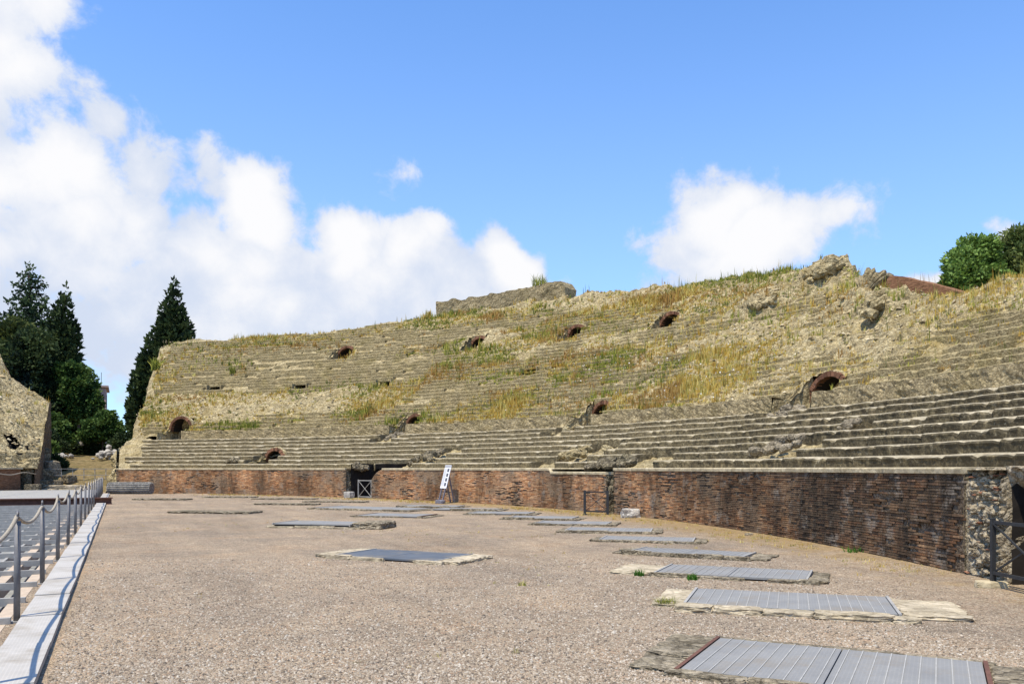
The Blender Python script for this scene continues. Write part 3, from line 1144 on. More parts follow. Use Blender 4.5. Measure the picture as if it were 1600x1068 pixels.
        sr = np.stack([-.045 + e + chip, -.05 + e + chip, -.03 + e + chip * 1.2, np.full(len(u), .5), np.full(len(u), 1.95), np.full(len(u), 1.95), np.full(len(u), .1)], 1)
        sz = np.stack([z + 0, z + .075, z + .098 - chip * .3, z + .105, z + .105, z - .02, z - .02], 1)
        keep = np.ones(len(u), bool)
        V, F = sweep(u, sr, sz, keep)
        bulk('coping', V - org, F, MAT['coping'], root)
        roots.append(root)
    return roots


def build_openings():
    """dark corridors behind the three openings of the podium wall"""
    labs = ['dark broken doorway in the far brick podium wall', 'narrow dark slot between the middle and near podium walls', 'dark passage behind the nearest iron gate']
    for (ua, ub, rl), lab in zip(OPENINGS, labs):
        root = thing('wall_passage', lab, 'doorway', CP((ua + ub) / 2, 0))
        org = np.array(root.location)
        top = {0: 1.95, 1: 1.62, 2: 1.66}[labs.index(lab)]
        depth = 4.0
        rs = np.linspace(.3 if labs.index(lab) != 2 else .25, depth, 14)
        for nm_, ue in (('jamb', ua + .02), ('jamb', ub - .02)):
            zs = np.linspace(-.05, top + .02, 10)
            Z_, R_ = np.meshgrid(zs, rs, indexing='ij')
            pp = CP(np.full(Z_.shape, ue), R_, Z_)
            V = CP(ue + .04 * fbm(pp * 4, 3, 66), R_, Z_) - org
            bulk(nm_, V.reshape(-1, 3), grid_faces(*Z_.shape), MAT['void_shade'], root)  # jambs take the painted shade instead of their stone colour
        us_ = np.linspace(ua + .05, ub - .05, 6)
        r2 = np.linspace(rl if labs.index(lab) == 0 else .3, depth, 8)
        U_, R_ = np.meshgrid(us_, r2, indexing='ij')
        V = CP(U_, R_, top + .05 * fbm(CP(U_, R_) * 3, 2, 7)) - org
        bulk('ceiling', V.reshape(-1, 3), grid_faces(*U_.shape), MAT['void_shade'], root)
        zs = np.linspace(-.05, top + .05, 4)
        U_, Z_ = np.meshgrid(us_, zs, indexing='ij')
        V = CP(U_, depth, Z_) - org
        bulk('back_wall', V.reshape(-1, 3), grid_faces(*U_.shape), MAT['void_shade'], root)


def arch_pts(w, h, n=15):
    """half-round to segmental arch profile, from left foot to right foot, (x,z)"""
    rise = min(h, w / 2)
    a = np.linspace(math.pi, 0, n)
    x = np.cos(a) * w / 2
    z = np.sin(a) * rise + (h - rise)
    return x, z


def build_passage(q, mat_cheek, depth=3.2, name='arched_passage', cat='archway', group='passages opening out of the seating'):
    ang = math.atan2(q['t'][1], q['t'][0])
    root = thing(name, q['lab'], cat, (q['p'][0], q['p'][1], q['z']), ang, group)
    # local: x right along the bank, y outwards (into the bank), z up
    w, h, L = q['w'], q['h'], q['L']
    ax, azz = arch_pts(w, h, 17)
    # barrel
    ny = 7
    yy = np.linspace(.02, depth, ny)
    V = np.stack([P3(ax, y, azz) for y in yy], 1)
    V = V + .03 * fbm(V * 3 + q['u'], 2, 5)[..., None]
    bulk('tunnel', V.reshape(-1, 3), grid_faces(17, ny), MAT['void_shade'], root)
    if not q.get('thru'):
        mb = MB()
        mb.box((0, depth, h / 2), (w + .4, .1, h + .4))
        mb.build('tunnel_end', MAT['void_shade'], root)
    # walls below the spring line
    mb = MB()
    mb.box((0, depth / 2 - L / 2 + .1, -.07), (w + .1, depth + L - .2, .12))
    mb.build('floor', mat_cheek, root)
    # ring of bricks round the arch
    hb = max(h - w / 2, 0)
    rise = min(h, w / 2)
    nb = 19
    V, F, C = [], [], []
    for k in range(nb):
        a0 = math.pi * (1 - (k + .06) / nb)
        a1 = math.pi * (1 - (k + .94) / nb)
        th = .17 + .06 * RNG.random()
        pr = -.06 - .05 * RNG.random()
        pts = []
        for yv in (pr, .25):
            for (a, e) in ((a0, 0), (a0, th), (a1, th), (a1, 0)):
                pts.append((math.cos(a) * (w / 2 + e), yv, math.sin(a) * (rise + e) + hb))
        b = len(V) * 8
        F += [[b, b + 1, b + 2, b + 3], [b + 1, b + 5, b + 6, b + 2], [b, b + 4, b + 5, b + 1], [b + 3, b + 2, b + 6, b + 7], [b, b + 3, b + 7, b + 4]]
        V.append(pts)
        C += [np.array([.21, .105, .062]) * (.5 + .8 * RNG.random())] * 8
    bulk('brick_arch', np.array(V).reshape(-1, 3), np.array(F), MAT['arch_brick'], root, cols=np.array(C))
    # masonry above and beside the ring, buried in the slope
    a = np.linspace(math.pi, 0, 21)
    rows_ = [(.16, .03), (.26, .06), (.30, .2), (.26, .6), (.15, 1.1), (.0, 1.6)]
    V = np.stack([P3(np.cos(a) * (w / 2 + e), y_, np.sin(a) * (rise + e) + hb - .3 * max(y_ - .2, 0)) for e, y_ in rows_], 1)
    foot = V[[0, -1]].copy()
    foot[..., 2] = -.15
    V = np.concatenate([foot[:1], V, foot[1:]], 0)
    V = V + .07 * np.stack([fbm(V * 2.6 + q['u'] + 9 * k, 3, k) for k in range(3)], -1)
    bulk('vault_back', V.reshape(-1, 3), grid_faces(23, len(rows_)), mat_cheek, root)
    # cheeks either side of the cutting, flush with the slope
    for sg in (-1, 1):
        ny, nz = 18, 9
        y = np.linspace(-L - .1, .12, ny)
        rr_ = q['r'] + y
        sl = np.where(rr_ > R_UP, Z_UP + (rr_ - R_UP) * H2 / D2, np.where(rr_ > R_BAL, Z_UP - .05, Z_POD + np.clip(rr_ - W0, 0, 9) / DROW * HROW))
        top = np.maximum(sl - q['z'] + .05, -.08)
        Y_, K_ = np.meshgrid(y, np.linspace(0, 1, nz), indexing='ij')
        Z_ = -.12 + (top[:, None] + .12) * K_
        V = P3(sg * (w / 2 + .02 + .05 * K_), Y_, Z_)
        nn = fbm(V * 3.0 + q['u'], 3, 77)
        V[..., 0] += sg * .06 * nn
        V[..., 2] += .08 * nn * K_
        bulk('cheek_wall', V.reshape(-1, 3), grid_faces(ny, nz), mat_cheek, root)
    return root


def build_upper_seating():
    root = thing('upper_seating', 'ruined upper seating slope with eroded step courses, rubble and dry grass', 'seating bank', CP(45, 15, 8))
    org = np.array(root.location)
    rr = np.arange(R_UP - .25, 26.4, .095)
    um = umax(rr)
    U_ = UREF[0] + (um[None, :] - UREF[0]) * TT[:, None]
    R_ = np.broadcast_to(rr[None], U_.shape)
    Z_ = base_z(U_, R_)
    # the broken end over the entrance: crumble down towards it
    e = (um[None] - U_)
    pt = CP(U_, R_)
    crumble = np.clip(1 - e / (1.6 + .8 * fbm(pt * .5, 3, 33)), 0, 1)
    Z_ = Z_ - crumble ** 2 * .9 + .15 * crumble * fbm(P3(pt[..., 0] * 2, pt[..., 1] * 2, Z_), 3, 34)
    pt[..., 2] = Z_
    nzx = fbm(pt * 3.1, 3, 35) * (.02 + .10 * rubble_mask(U_, R_))
    pt[..., 0] += nzx
    pt[..., 1] -= nzx
    mid = (pt[:-1, :-1] + pt[1:, 1:]) / 2
    keep = np.ones(mid.shape[:2], bool)
    for q in PASSAGES:
        keep &= ~in_hole(mid, q)
    for (us_, rs_, zs_, lb) in SLOTS:
        p_, t_, n_ = frame(us_, rs_)
        d = mid[..., :2] - p_
        keep &= ~((np.abs(d @ t_) < .7) & (np.abs(d @ n_ + .2) < .42))
    V, F = used(pt.reshape(-1, 3), [grid_faces(*U_.shape, keep)])
    bulk('rubble_slope', V - org, F, MAT['rubble'], root)
    # outer back, down to the ground
    nz = 10
    bk = pt[:, -1]
    V = np.stack([np.concatenate([bk[:, :2], (bk[:, 2] * (1 - k / (nz - 1)))[:, None]], 1) for k in range(nz)], 1)
    V[:, 1:-1, :2] += .2 * np.stack([fbm(V[:, 1:-1] * .8, 3, 4), fbm(V[:, 1:-1] * .8, 3, 14)], -1)
    q = PASSAGES[0]
    mm = (V[:-1, :-1] + V[1:, 1:]) / 2
    kk = ~((np.abs((mm[..., :2] - q['p']) @ q['t']) < 1.2) & (mm[..., 2] > 10.0))
    V2, F2 = used(V.reshape(-1, 3), [grid_faces(len(bk), nz, kk)[:, ::-1]])
    bulk('outer_face', V2 - org, F2, MAT['rubble_grey'], root)
    # broken end face beside the entrance, whole height
    r_lo = np.arange(.0, R_UP - .25, .12)
    z_lo = np.where(r_lo < W0, Z_POD - .05, Z_POD + np.clip(r_lo - W0, 0, 8 * DROW) / DROW * HROW)
    ends = [CP(umax(r_lo) - .04, r_lo, z_lo), pt[-1]]
    bk = np.concatenate(ends)
    nz = 60
    V = np.stack([np.concatenate([bk[:, :2], (bk[:, 2] * (1 - k / (nz - 1)))[:, None]], 1) for k in range(nz)], 1)
    K_ = np.linspace(0, 1, nz)[None]
    n1 = fbm(V * .9, 4, 201)
    n2 = fbm(V * 3.2, 3, 202)
    off = (n1 * .55 + n2 * .22) * np.clip(K_ * 12, .0, 1) + .5 * np.clip(K_, 0, 1) ** 2
    V[..., 0] -= off * VX * 1.0
    V[..., 1] -= off * VY * 1.0
    bulk('broken_end', (V - org).reshape(-1, 3), grid_faces(len(bk), nz), MAT['rubble'], root)
    # step courses
    us = np.concatenate([np.arange(UREF[0], 22, .16), np.arange(22, 45, .2), np.arange(45, 82, .26)])
    nrow = int((24.6 - R_UP) / D2)
    for j in range(nrow):
        r0 = R_UP + j * D2
        um_ = float(umax(np.array(r0)))
        u = us[us < um_ - .5 - .5 * abs(vnoise(np.array([[j * .7, 0, 0]]), 3)[0])]
        zt = Z_UP + (j + 1) * H2
        p = CP(u, r0, zt)
        chip = np.clip(fbm(p * np.array([1.6, 1.6, 3]), 3, 300 + j) - .12, 0, 1) * .35
        e = .018 * fbm(p * 4, 2, 340 + j)
        sag = .03 * fbm(p * .5, 2, 360 + j)
        sr = np.stack([r0 + .02 + e, r0 - .015 + e + chip * .5, r0 + .03 + chip, r0 + D2 + .08 + 0 * u, r0 + D2 + .08 + 0 * u], 1)
        sz = np.stack([zt - H2 - .12 + 0 * u, zt - .04 - chip * .7, zt - chip * .35, zt + .01 + 0 * u, zt - H2 - .12 + 0 * u], 1)
        sz[:, :4] += sag[:, None]
        keep = (r0 < rtop(u) - .5) & (rubble_mask(u, r0 + .1) < .93)
        gone = fbm(P3(u * .9, j * 2.3, 0), 3, 400) > .42
        keep &= ~gone
        pm = CP(u, r0 + .15)
        for q in PASSAGES:
            keep &= ~in_hole(pm, q, .1)
        for (us_, rs_, zs_, lb) in SLOTS:
            p_, t_, n_ = frame(us_, rs_)
            d = pm[:, :2] - p_
            keep &= ~((np.abs(d @ t_) < .7) & (np.abs(d @ n_ + .2) < .46))
        idx = np.where(keep)[0]
        if len(idx) < 4:
            continue
        # every unbroken run is a piece of its own
        for run in np.split(idx, np.where(np.diff(idx) > 1)[0] + 1):
            if len(run) < 4:
                continue
            a_, b_ = run[0], run[-1] + 1
            V, F = sweep(u[a_:b_], sr[a_:b_], sz[a_:b_], np.ones(b_ - a_, bool))
            bulk('step_course', V - org, F, MAT['step'], root)
    # fallen lumps lying on the broken stretches: too many and too small to pick apart
    n = 26000
    u = RNG.random(n) * 82 + 3
    r = R_UP - .6 + RNG.random(n) * 15.5
    ok = (u < umax(r) - .1) & (r < rtop(u) + .4)
    u, r = u[ok], r[ok]
    mk = rubble_mask(u, r)
    P = CP(u, r)
    hole = np.zeros(len(u), bool)
    for q in PASSAGES:
        hole |= in_hole(P, q, .1)
    ok = (RNG.random(len(u)) < (.07 + mk * .9)) & ~hole
    u, r, P = u[ok], r[ok], P[ok]
    P[:, 2] = base_z(u, r)
    add_lumps('rubble_stones', P - org, .03 + .10 * RNG.random(len(u)) ** 3, root)
    return root


OCTA = np.array([[1, 0, 0], [0, 1, 0], [-1, 0, 0], [0, -1, 0], [0, 0, 1], [0, 0, -1.0]])
OCTF = np.array([[0, 1, 4], [1, 2, 4], [2, 3, 4], [3, 0, 4], [1, 0, 5], [2, 1, 5], [3, 2, 5], [0, 3, 5]])
LUMP_PAL = np.array([[.38, .31, .185], [.46, .38, .24], [.30, .245, .15], [.25, .205, .125], [.50, .43, .29], [.35, .27, .15]])


def add_lumps(name, P, s, parent, pal=LUMP_PAL, kind='stuff'):
    n = len(P)
    an = RNG.random(n) * 6.283
    v = OCTA[None] * np.array([1.2, .9, .7]) * s[:, None, None] * (.6 + .75 * RNG.random((n, 6, 3))) + (RNG.random((n, 6, 3)) - .5) * s[:, None, None] * .8
    ca, sa = np.cos(an)[:, None], np.sin(an)[:, None]
    vx = v[..., 0] * ca - v[..., 1] * sa
    vy = v[..., 0] * sa + v[..., 1] * ca
    V = np.stack([vx, vy, v[..., 2]], -1) + P[:, None]
    F = (OCTF[None] + (np.arange(n) * 6)[:, None, None]).reshape(-1, 3)
    C = pal[RNG.integers(0, len(pal), n)] * (.75 + .45 * RNG.random((n, 1)))
    return bulk(name, V.reshape(-1, 3), F, MAT['pebble'], parent, cols=np.repeat(C, 6, 0), kind=kind)


def build_slots():
    for (u, r, z, lab) in SLOTS:
        p, t, n = frame(u, r)
        sc = .78 if 'small' in lab else 1.0
        root = thing('wall_slot', lab, 'opening', (p[0], p[1], z), math.atan2(t[1], t[0]), 'rectangular slots in the seating')
        for sx in (-1, 1):
            MB().box((sx * .76, .3, .1), (.1, 1.3, .8)).build('cheek', MAT['step'], root)
        MB().box((0, .85, .15), (1.5, .1, .9)).build('back', MAT['void_shade'], root)
        MB().box((0, .3, -.30), (1.5, 1.3, .06)).build('floor', MAT['void_shade'], root)
        MB().box((0, .48, .46), (1.7, .9, .12)).build('lintel', MAT['step'], root)


# ------------------------------------------------------------------ stones and masonry fragments
def rock_mesh(name, size, seed, sub=3, amp=.22, freq=1.3, boxy=.0):
    bm = bmesh.new()
    bmesh.ops.create_icosphere(bm, subdivisions=sub, radius=1.0)
    co = np.array([v.co[:] for v in bm.verts])
    fc = np.array([[v.index for v in f.verts] for f in bm.faces])
    bm.free()
    if boxy:
        cb = co / np.max(np.abs(co), axis=1)[:, None]
        co = co * (1 - boxy) + cb * boxy * .85
    n = fbm(co * freq + seed * 7.3, 4, seed)
    n2 = 1 - np.abs(fbm(co * freq * 3 + seed, 3, seed + 5))
    co = co * (1 + amp * n + amp * .5 * (n2 - .7))[:, None]
    co = co * np.asarray(size, float)
    return make_mesh(name, co, fc)


def ruin_wall(name, lab, cat, u0, u1, r0, depth, zb, top_fn, mat, nrough=.18, faces=None, mir=False):
    """a broken length of wall on the bank: rough box swept along u"""
    L = abs(u0 - u1) * 1.3
    nu = max(int(L / .12), 8)
    u = np.linspace(u0, u1, nu)
    sec = []
    nz, nd = 14, 9
    fr = [(0.0, k / (nz - 1)) for k in range(nz)] + [(k / (nd - 1), 1.0) for k in range(1, nd)] + [(1.0, 1 - k / (nz - 1)) for k in range(1, nz)]
    fr = np.array(fr)
    top = top_fn((u - u0) / (u1 - u0))
    R_ = r0 + depth * fr[None, :, 0] + 0 * u[:, None]
    Z_ = (zb - .6) + (top[:, None] + .6) * fr[None, :, 1]
    P = CP(u[:, None] + 0 * R_, R_, Z_, mir)
    n = fbm(P * 1.1, 4, 71) + .5 * (1 - np.abs(fbm(P * 4, 3, 72)))
    R_ = R_ + nrough * n * (fr[None, :, 0] * 2 - 1) * -1
    Z_ = Z_ + nrough * 1.2 * fbm(P * 1.7, 4, 73) * (fr[None, :, 1] > .95)
    V, F = sweep(u, R_, Z_, np.ones(nu, bool), mir)
    c = np.array(CP((u0 + u1) / 2, r0, zb, mir))
    root = thing(name, lab, cat, c)
    bulk('masonry', V - c, F, mat, root)
    return root, c


def boulder(name, lab, cat, loc, size, seed, mat, rz=0.0, sub=4, amp=.25, boxy=0.0, group=None, parent=None):
    me = rock_mesh(name, size, seed, sub, amp, 1.3, boxy)
    o = link(name, me, mat, parent, lab, cat, group)
    o.location = loc
    o.rotation_euler = (0, 0, rz)
    return o


STONES = None


def heap(name, lab, cat, loc, n, spread, smin, smax, mat, seed, ang=0.0, group=None):
    """a pile: each stone is a part of its own"""
    rg = random.Random(seed)
    root = thing(name, lab, cat, loc, ang, group)
    meshes = [rock_mesh('stone', (1, .8, .65), seed * 10 + k, 2, .38, 1.8, .6) for k in range(4)]
    for me in meshes:
        me.materials.append(mat)
    for k in range(n):
        o = bpy.data.objects.new('stone', rg.choice(meshes))
        COL.objects.link(o)
        o.parent = root
        s = rg.uniform(smin, smax)
        x, y = rg.gauss(0, spread[0] / 2), rg.gauss(0, spread[1] / 2)
        f = max(0, 1 - (abs(x) / spread[0] + abs(y) / spread[1]) * .6)
        o.location = (x, y, s * .4 + spread[2] * f * rg.random() + (spread[3] * y if len(spread) > 3 else 0))
        o.rotation_euler = (rg.uniform(-.6, .6), rg.uniform(-.6, .6), rg.uniform(0, 6.28))
        o.scale = (s, s, s)
    return root


def build_fragments():
    # long block on the crest
    def t1(f):
        return np.interp(f, [0, .1, .45, .6, .85, .97, 1], [1.6, 1.6, 1.65, 1.7, 1.9, 1.85, 1.3]) + .09 * fbm(P3(f * 14, 0, 0), 4, 2)
    ruin_wall('masonry_block', 'long broken masonry block standing on the crest of the seating', 'ruined wall', 56.4, 48.0, 23.4, 1.7, 14.9, t1, MAT['retain'], .17)
    # red brick gable
    def t2(f):
        return np.interp(f, [0, .12, .3, .6, 1], [1.1, 1.9, 1.7, 1.2, .5])
    ruin_wall('brick_gable', 'sloping red brick wall stub below the green trees on the crest', 'brick wall', 27.5, 24.6, 15.5, .6, 8.6, t2, MAT['brick_far'], .04)
    for (u, r, n_, sp, a_, b_, lab) in ((31.7, 18.7, 22, (1.1, .8, .5, .72), .25, .58, 'big pale rubble crag on the highest point of the crest'),
                                        (33.9, 17.2, 14, (1.1, .5, .25, .72), .2, .42, 'pale lumps of concrete just below the crag on the crest'),
                                        (26.7, 14.0, 14, (.7, .5, .25, .72), .2, .42, 'pale concrete lumps in front of the red brick gable')):
        p, t, n = frame(u, r)
        z = float(base_z(np.array([u]), np.array([r]))[0])
        heap('rubble_crag', lab, 'ruined masonry', (p[0], p[1], z - .22), n_, sp, a_, b_, MAT['rubble'], int(u * 7), math.atan2(t[1], t[0]), 'crags on the crest')
    # fan of radiating vault ribs
    p, t, n = frame(28.0, 15.6)
    root = thing('vault_stub', 'dark fan shaped stub of a vault between crag and brick gable', 'ruined masonry', (p[0], p[1], 9.85), math.atan2(t[1], t[0]))
    root.scale = (1.25, 1.25, 1.25)
    for k in range(9):
        a = rad(38 + k * 13.5)
        L = .95 + .12 * math.sin(k * 2.1)
        me = rock_mesh('rib', (.10, .20, L / 2), 60 + k, 2, .25, 1.6, .35)
        o = link('rib', me, MAT['retain'], root)
        o.location = (math.cos(a) * L * .52, .12 * abs(k - 4) / 4 - .1, math.sin(a) * L * .52)
        o.rotation_euler = (rad(-10), math.pi / 2 - a, 0)
    me = rock_mesh('core', (.75, .3, .5), 77, 3, .3, 1.5, .2)
    o = link('core', me, MAT['rubble_grey'], root)
    o.location = (0, .35, .35)
    # heaps where the lower rows have been torn out
    spec = [(43.6, 3.2, 2.3, 16, (.9, .9, .2, .35), .12, .30, 'grey rubble spilling down the rows behind the information panel', 'rubble_grey'),
            (32.6, 2.9, 2.25, 16, (.9, .9, .2, .35), .12, .28, 'pale rubble breaking the lower rows left of the narrow slot', 'rubble'),
            (27.3, 1.1, 1.72, 26, (1.25, .65, .30, .2), .16, .36, 'jagged grey rubble heap over the narrow slot in the wall', 'rubble_grey'),
            (20.6, 3.0, 2.35, 12, (.7, .6, .12, .35), .12, .26, 'small rubble patch with red brick in the rows above the sooty wall', 'kerb'),
            (19.6, 4.9, 2.95, 9, (.5, .35, .12, .3), .10, .22, 'dark stones and brick bits in the middle of the right hand rows', 'kerb'),
            (50.7, 8.3, 3.75, 14, (.7, .6, .2, .4), .12, .3, 'reddish rubble tumbling from the half buried arch behind the panel', 'kerb'),
            (38.7, 8.2, 3.75, 16, (.8, .6, .2, .4), .12, .3, 'pale rubble tumbling from the half buried arch in the middle', 'rubble'),
            (26.2, 8.4, 3.8, 16, (.9, .5, .2, .3), .14, .34, 'dark red masonry lumps below the wide sooty arch', 'kerb'),
            (58.2, 2.75, 2.15, 12, (.5, .5, .15, .3), .10, .22, 'dark stones left of the small arch in the far lower rows', 'rubble_grey'),
            (46.9, .75, 1.6, 14, (.35, .6, .35), .14, .28, 'rubble hanging over the left jamb of the far broken doorway', 'rubble_grey')]
    for i, (u, r, z, n_, sp, a, b, lab, m) in enumerate(spec):
        p, t, n = frame(u, r)
        heap('rubble_heap', lab, 'rubble heap', (p[0], p[1], z), n_, sp, a, b, MAT[m], 90 + i, math.atan2(t[1], t[0]), 'rubble heaps on the seating')
    # block of fallen core at the right hand end of the first rows
    p, t, n = frame(6.9, 2.2)
    boulder('seat_block', 'broad pale broken seat slab at the right end of the lower rows', 'stone block', (p[0], p[1], 2.1), (1.6, .75, .32), 44, MAT['coping'], math.atan2(t[1], t[0]), 4, .16, .6)

    # rubble jamb of the nearest gate opening: rough concrete face with brick bits
    root = thing('rubble_jamb', 'rough broken wall end of cream concrete and brick beside the nearest gate', 'ruined wall', CP(8.2, 0))
    org = np.array(root.location)
    u = np.linspace(8.78, 8.03, 60)
    z = np.linspace(-.05, 1.72, 84)
    U_, Z_ = np.meshgrid(u, z, indexing='ij')
    pp = CP(U_, 0, Z_)
    rel = .12 * fbm(pp * 2.2, 3, 501) + .17 * (np.abs(fbm(pp * 5.2, 3, 502))) + .08 * fbm(pp * 13, 3, 503)
    fade = np.clip((8.78 - U_) / .25, 0, 1)
    V = CP(U_, .02 + fade * (.06 + rel * 1.15) + np.clip((Z_ - 1.45) * .6, 0, 1), Z_)
    top = V[:, -1:].copy()
    tp_, tt_, tn_ = frame(8.2, 0)
    top[..., 0] += 1.4 * tn_[0]
    top[..., 1] += 1.4 * tn_[1]
    side = CP(np.full(84, 8.0) + .05 * fbm(pp[-1] * 4, 3, 7), np.full(84, 1.6), z)
    V2 = np.concatenate([V, side[None]], 0)
    bulk('concrete_face', V2.reshape(-1, 3) - org, grid_faces(61, 84), MAT['jamb'], root)
    bulk('top', np.concatenate([V[:, -1:], top], 1).reshape(-1, 3) - org, grid_faces(60, 2), MAT['jamb'], root)
    # rough vault edge over the opening
    U2, Z2 = np.meshgrid(np.linspace(8.15, 6.1, 60), np.linspace(0, 1, 26), indexing='ij')
    zl = 1.22 + .28 * np.clip((8.1 - U2) / .5, 0, 1)
    Zv = zl + (1.74 - zl) * Z2
    pp = CP(U2, 0, Zv)
    V = CP(U2, .22 + .16 * fbm(pp * 2.4, 3, 511) + .14 * np.abs(fbm(pp * 5.5, 3, 512)) + .25 * (1 - Z2) ** 2, Zv)
    bulk('vault_edge', V.reshape(-1, 3) - org, grid_faces(*U2.shape), MAT['jamb'], root)
    # embedded stones and brick ends
    rg = random.Random(3)
    ms = [rock_mesh('stone', (1, .7, .6), 600 + k, 3, .42, 1.9, .5) for k in range(4)]
    bs = [rock_mesh('brick_end', (1, .8, .45), 610 + k, 2, .15, 1.5, .75) for k in range(3)]
    for m_ in ms:
        m_.materials.append(MAT['jamb'])
    cc = np.array([.25, .125, .075])
    for m_ in bs:
        ca = m_.color_attributes.new('Col', 'FLOAT_COLOR', 'POINT')
        for d_ in ca.data:
            d_.color = (*cc, 1)
        m_.materials.append(MAT['arch_brick'])
    for k in range(120):
        uu = rg.uniform(8.08, 8.74)
        zz = rg.uniform(.02, 1.66)
        edge = uu > 8.62 or (uu < 8.14 and rg.random() < .5)
        isb = rg.random() < (.6 if edge else .10)
        o = bpy.data.objects.new('brick_end' if isb else 'stone', rg.choice(bs if isb else ms))
        COL.objects.link(o)
        o.parent = root
        s = rg.uniform(.03, .065) if isb else rg.uniform(.03, .075)
        pq = CP(uu, (.05 if uu > 8.6 else .10) + rg.uniform(-.03, .05) + max(0, zz - 1.45) * .6, zz) - org
        o.location = pq
        o.scale = (s * 1.2, s, s * (.55 if isb else .8))
        o.rotation_euler = (rg.uniform(-.2, .2), rg.uniform(-.25, .25), math.atan2(tt_[1], tt_[0]) + rg.uniform(-.3, .3))


# ------------------------------------------------------------------ grate covers in the arena floor
def rect_from(pts):
    p = np.array(pts, float)
    c = p.mean(0)
    e = ((p[1] - p[0]) + (p[2] - p[3])) / 2
    f = ((p[3] - p[0]) + (p[2] - p[1])) / 2
    a = math.atan2(e[1], e[0])
    L = np.linalg.norm(e)
    D = abs(-math.sin(a) * f[0] + math.cos(a) * f[1])
    return (c[0], c[1], L, D, a)


# corners on the ground: far left, far right, near right, near left
GRATES = [
    ([(1.96, 8.19), (3.91, 7.18), (3.50, 5.80), (1.46, 6.84)], 'nearest pale metal grate cover at the bottom right of the arena', 'grate'),
    ([(2.41, 11.51), (4.69, 10.73), (4.47, 9.36), (2.27, 10.09)], 'second nearest grate cover, with a broad pale stone kerb in front', 'grate'),
    ([(2.59, 14.47), (4.58, 13.48), (4.58, 12.28), (2.46, 13.05)], 'third nearest grate cover, with a pale slab at its left end', 'grate'),
    ([(2.59, 17.6), (4.53, 16.5), (4.47, 15.3), (2.56, 16.4)], 'fourth nearest grate cover along the sooty brick wall', 'grate'),
    ([(2.21, 20.5), (4.18, 19.9), (4.24, 18.8), (2.2, 19.3)], 'fifth nearest grate cover along the sooty brick wall', 'grate'),
    ([(1.54, 23.5), (3.63, 23.0), (3.8, 21.6), (1.57, 22.0)], 'sixth nearest grate cover, just before the narrow slot in the wall', 'grate'),
    ([(.84, 26.5), (2.84, 25.8), (2.98, 24.6), (.89, 24.9)], 'seventh grate cover, in front of the dark framed gate', 'grate'),
    ([(-.2, 29.4), (2.0, 28.6), (2.15, 27.3), (.2, 27.6)], 'eighth grate cover along the wall, left of the dark framed gate', 'grate'),
    ([(-1.5, 32.3), (.6, 31.6), (.75, 30.3), (-1.35, 30.6)], 'ninth grate cover along the wall, right of the information panel', 'grate'),
    ([(-3.1, 35.2), (-.7, 34.4), (-.5, 33.1), (-2.9, 33.6)], 'tenth grate cover along the wall, just right of the information panel', 'grate'),
    ([(-5.0, 38.0), (-2.4, 37.2), (-2.2, 36.0), (-4.6, 36.3)], 'long thin grate cover directly in front of the information panel', 'grate'),
    ([(-8.5, 37.5), (-4.4, 35.0), (-3.3, 32.4), (-7.4, 34.2)], 'widest far grate cover, pale grey, before the far broken doorway', 'grate'),
    ([(-5.65, 31.1), (-3.3, 30.3), (-2.7, 28.4), (-4.8, 29.1)], 'small far grate cover with a brownish kerb, nearer than the widest one', 'grate'),
    ([(-6.9, 25.6), (-4.5, 24.6), (-4.3, 23.5), (-6.5, 23.7)], 'raised pale grate cover with a rock at its right end, left of centre', 'grate'),
    ([(-3.07, 17.3), (-1.04, 16.1), (-1.11, 14.8), (-3.1, 15.6)], 'single dark grey grate cover between two pale stone slabs in mid arena', 'grate_dark'),
]
GRATE_RECTS = [rect_from(g_[0]) for g_ in GRATES]


def kerb_stone(root, cx, cy, lx, ly, h, seed, mat, rz=0.0):
    me = rock_mesh('kerb_stone', (lx / 2 * 1.1, ly / 2 * 1.1, h), seed, 4, .17, 3.0, .9)
    o = link('kerb_stone', me, mat, root)
    o.location = (cx, cy, h * .25)
    o.rotation_euler = (0, 0, rz)
    return o


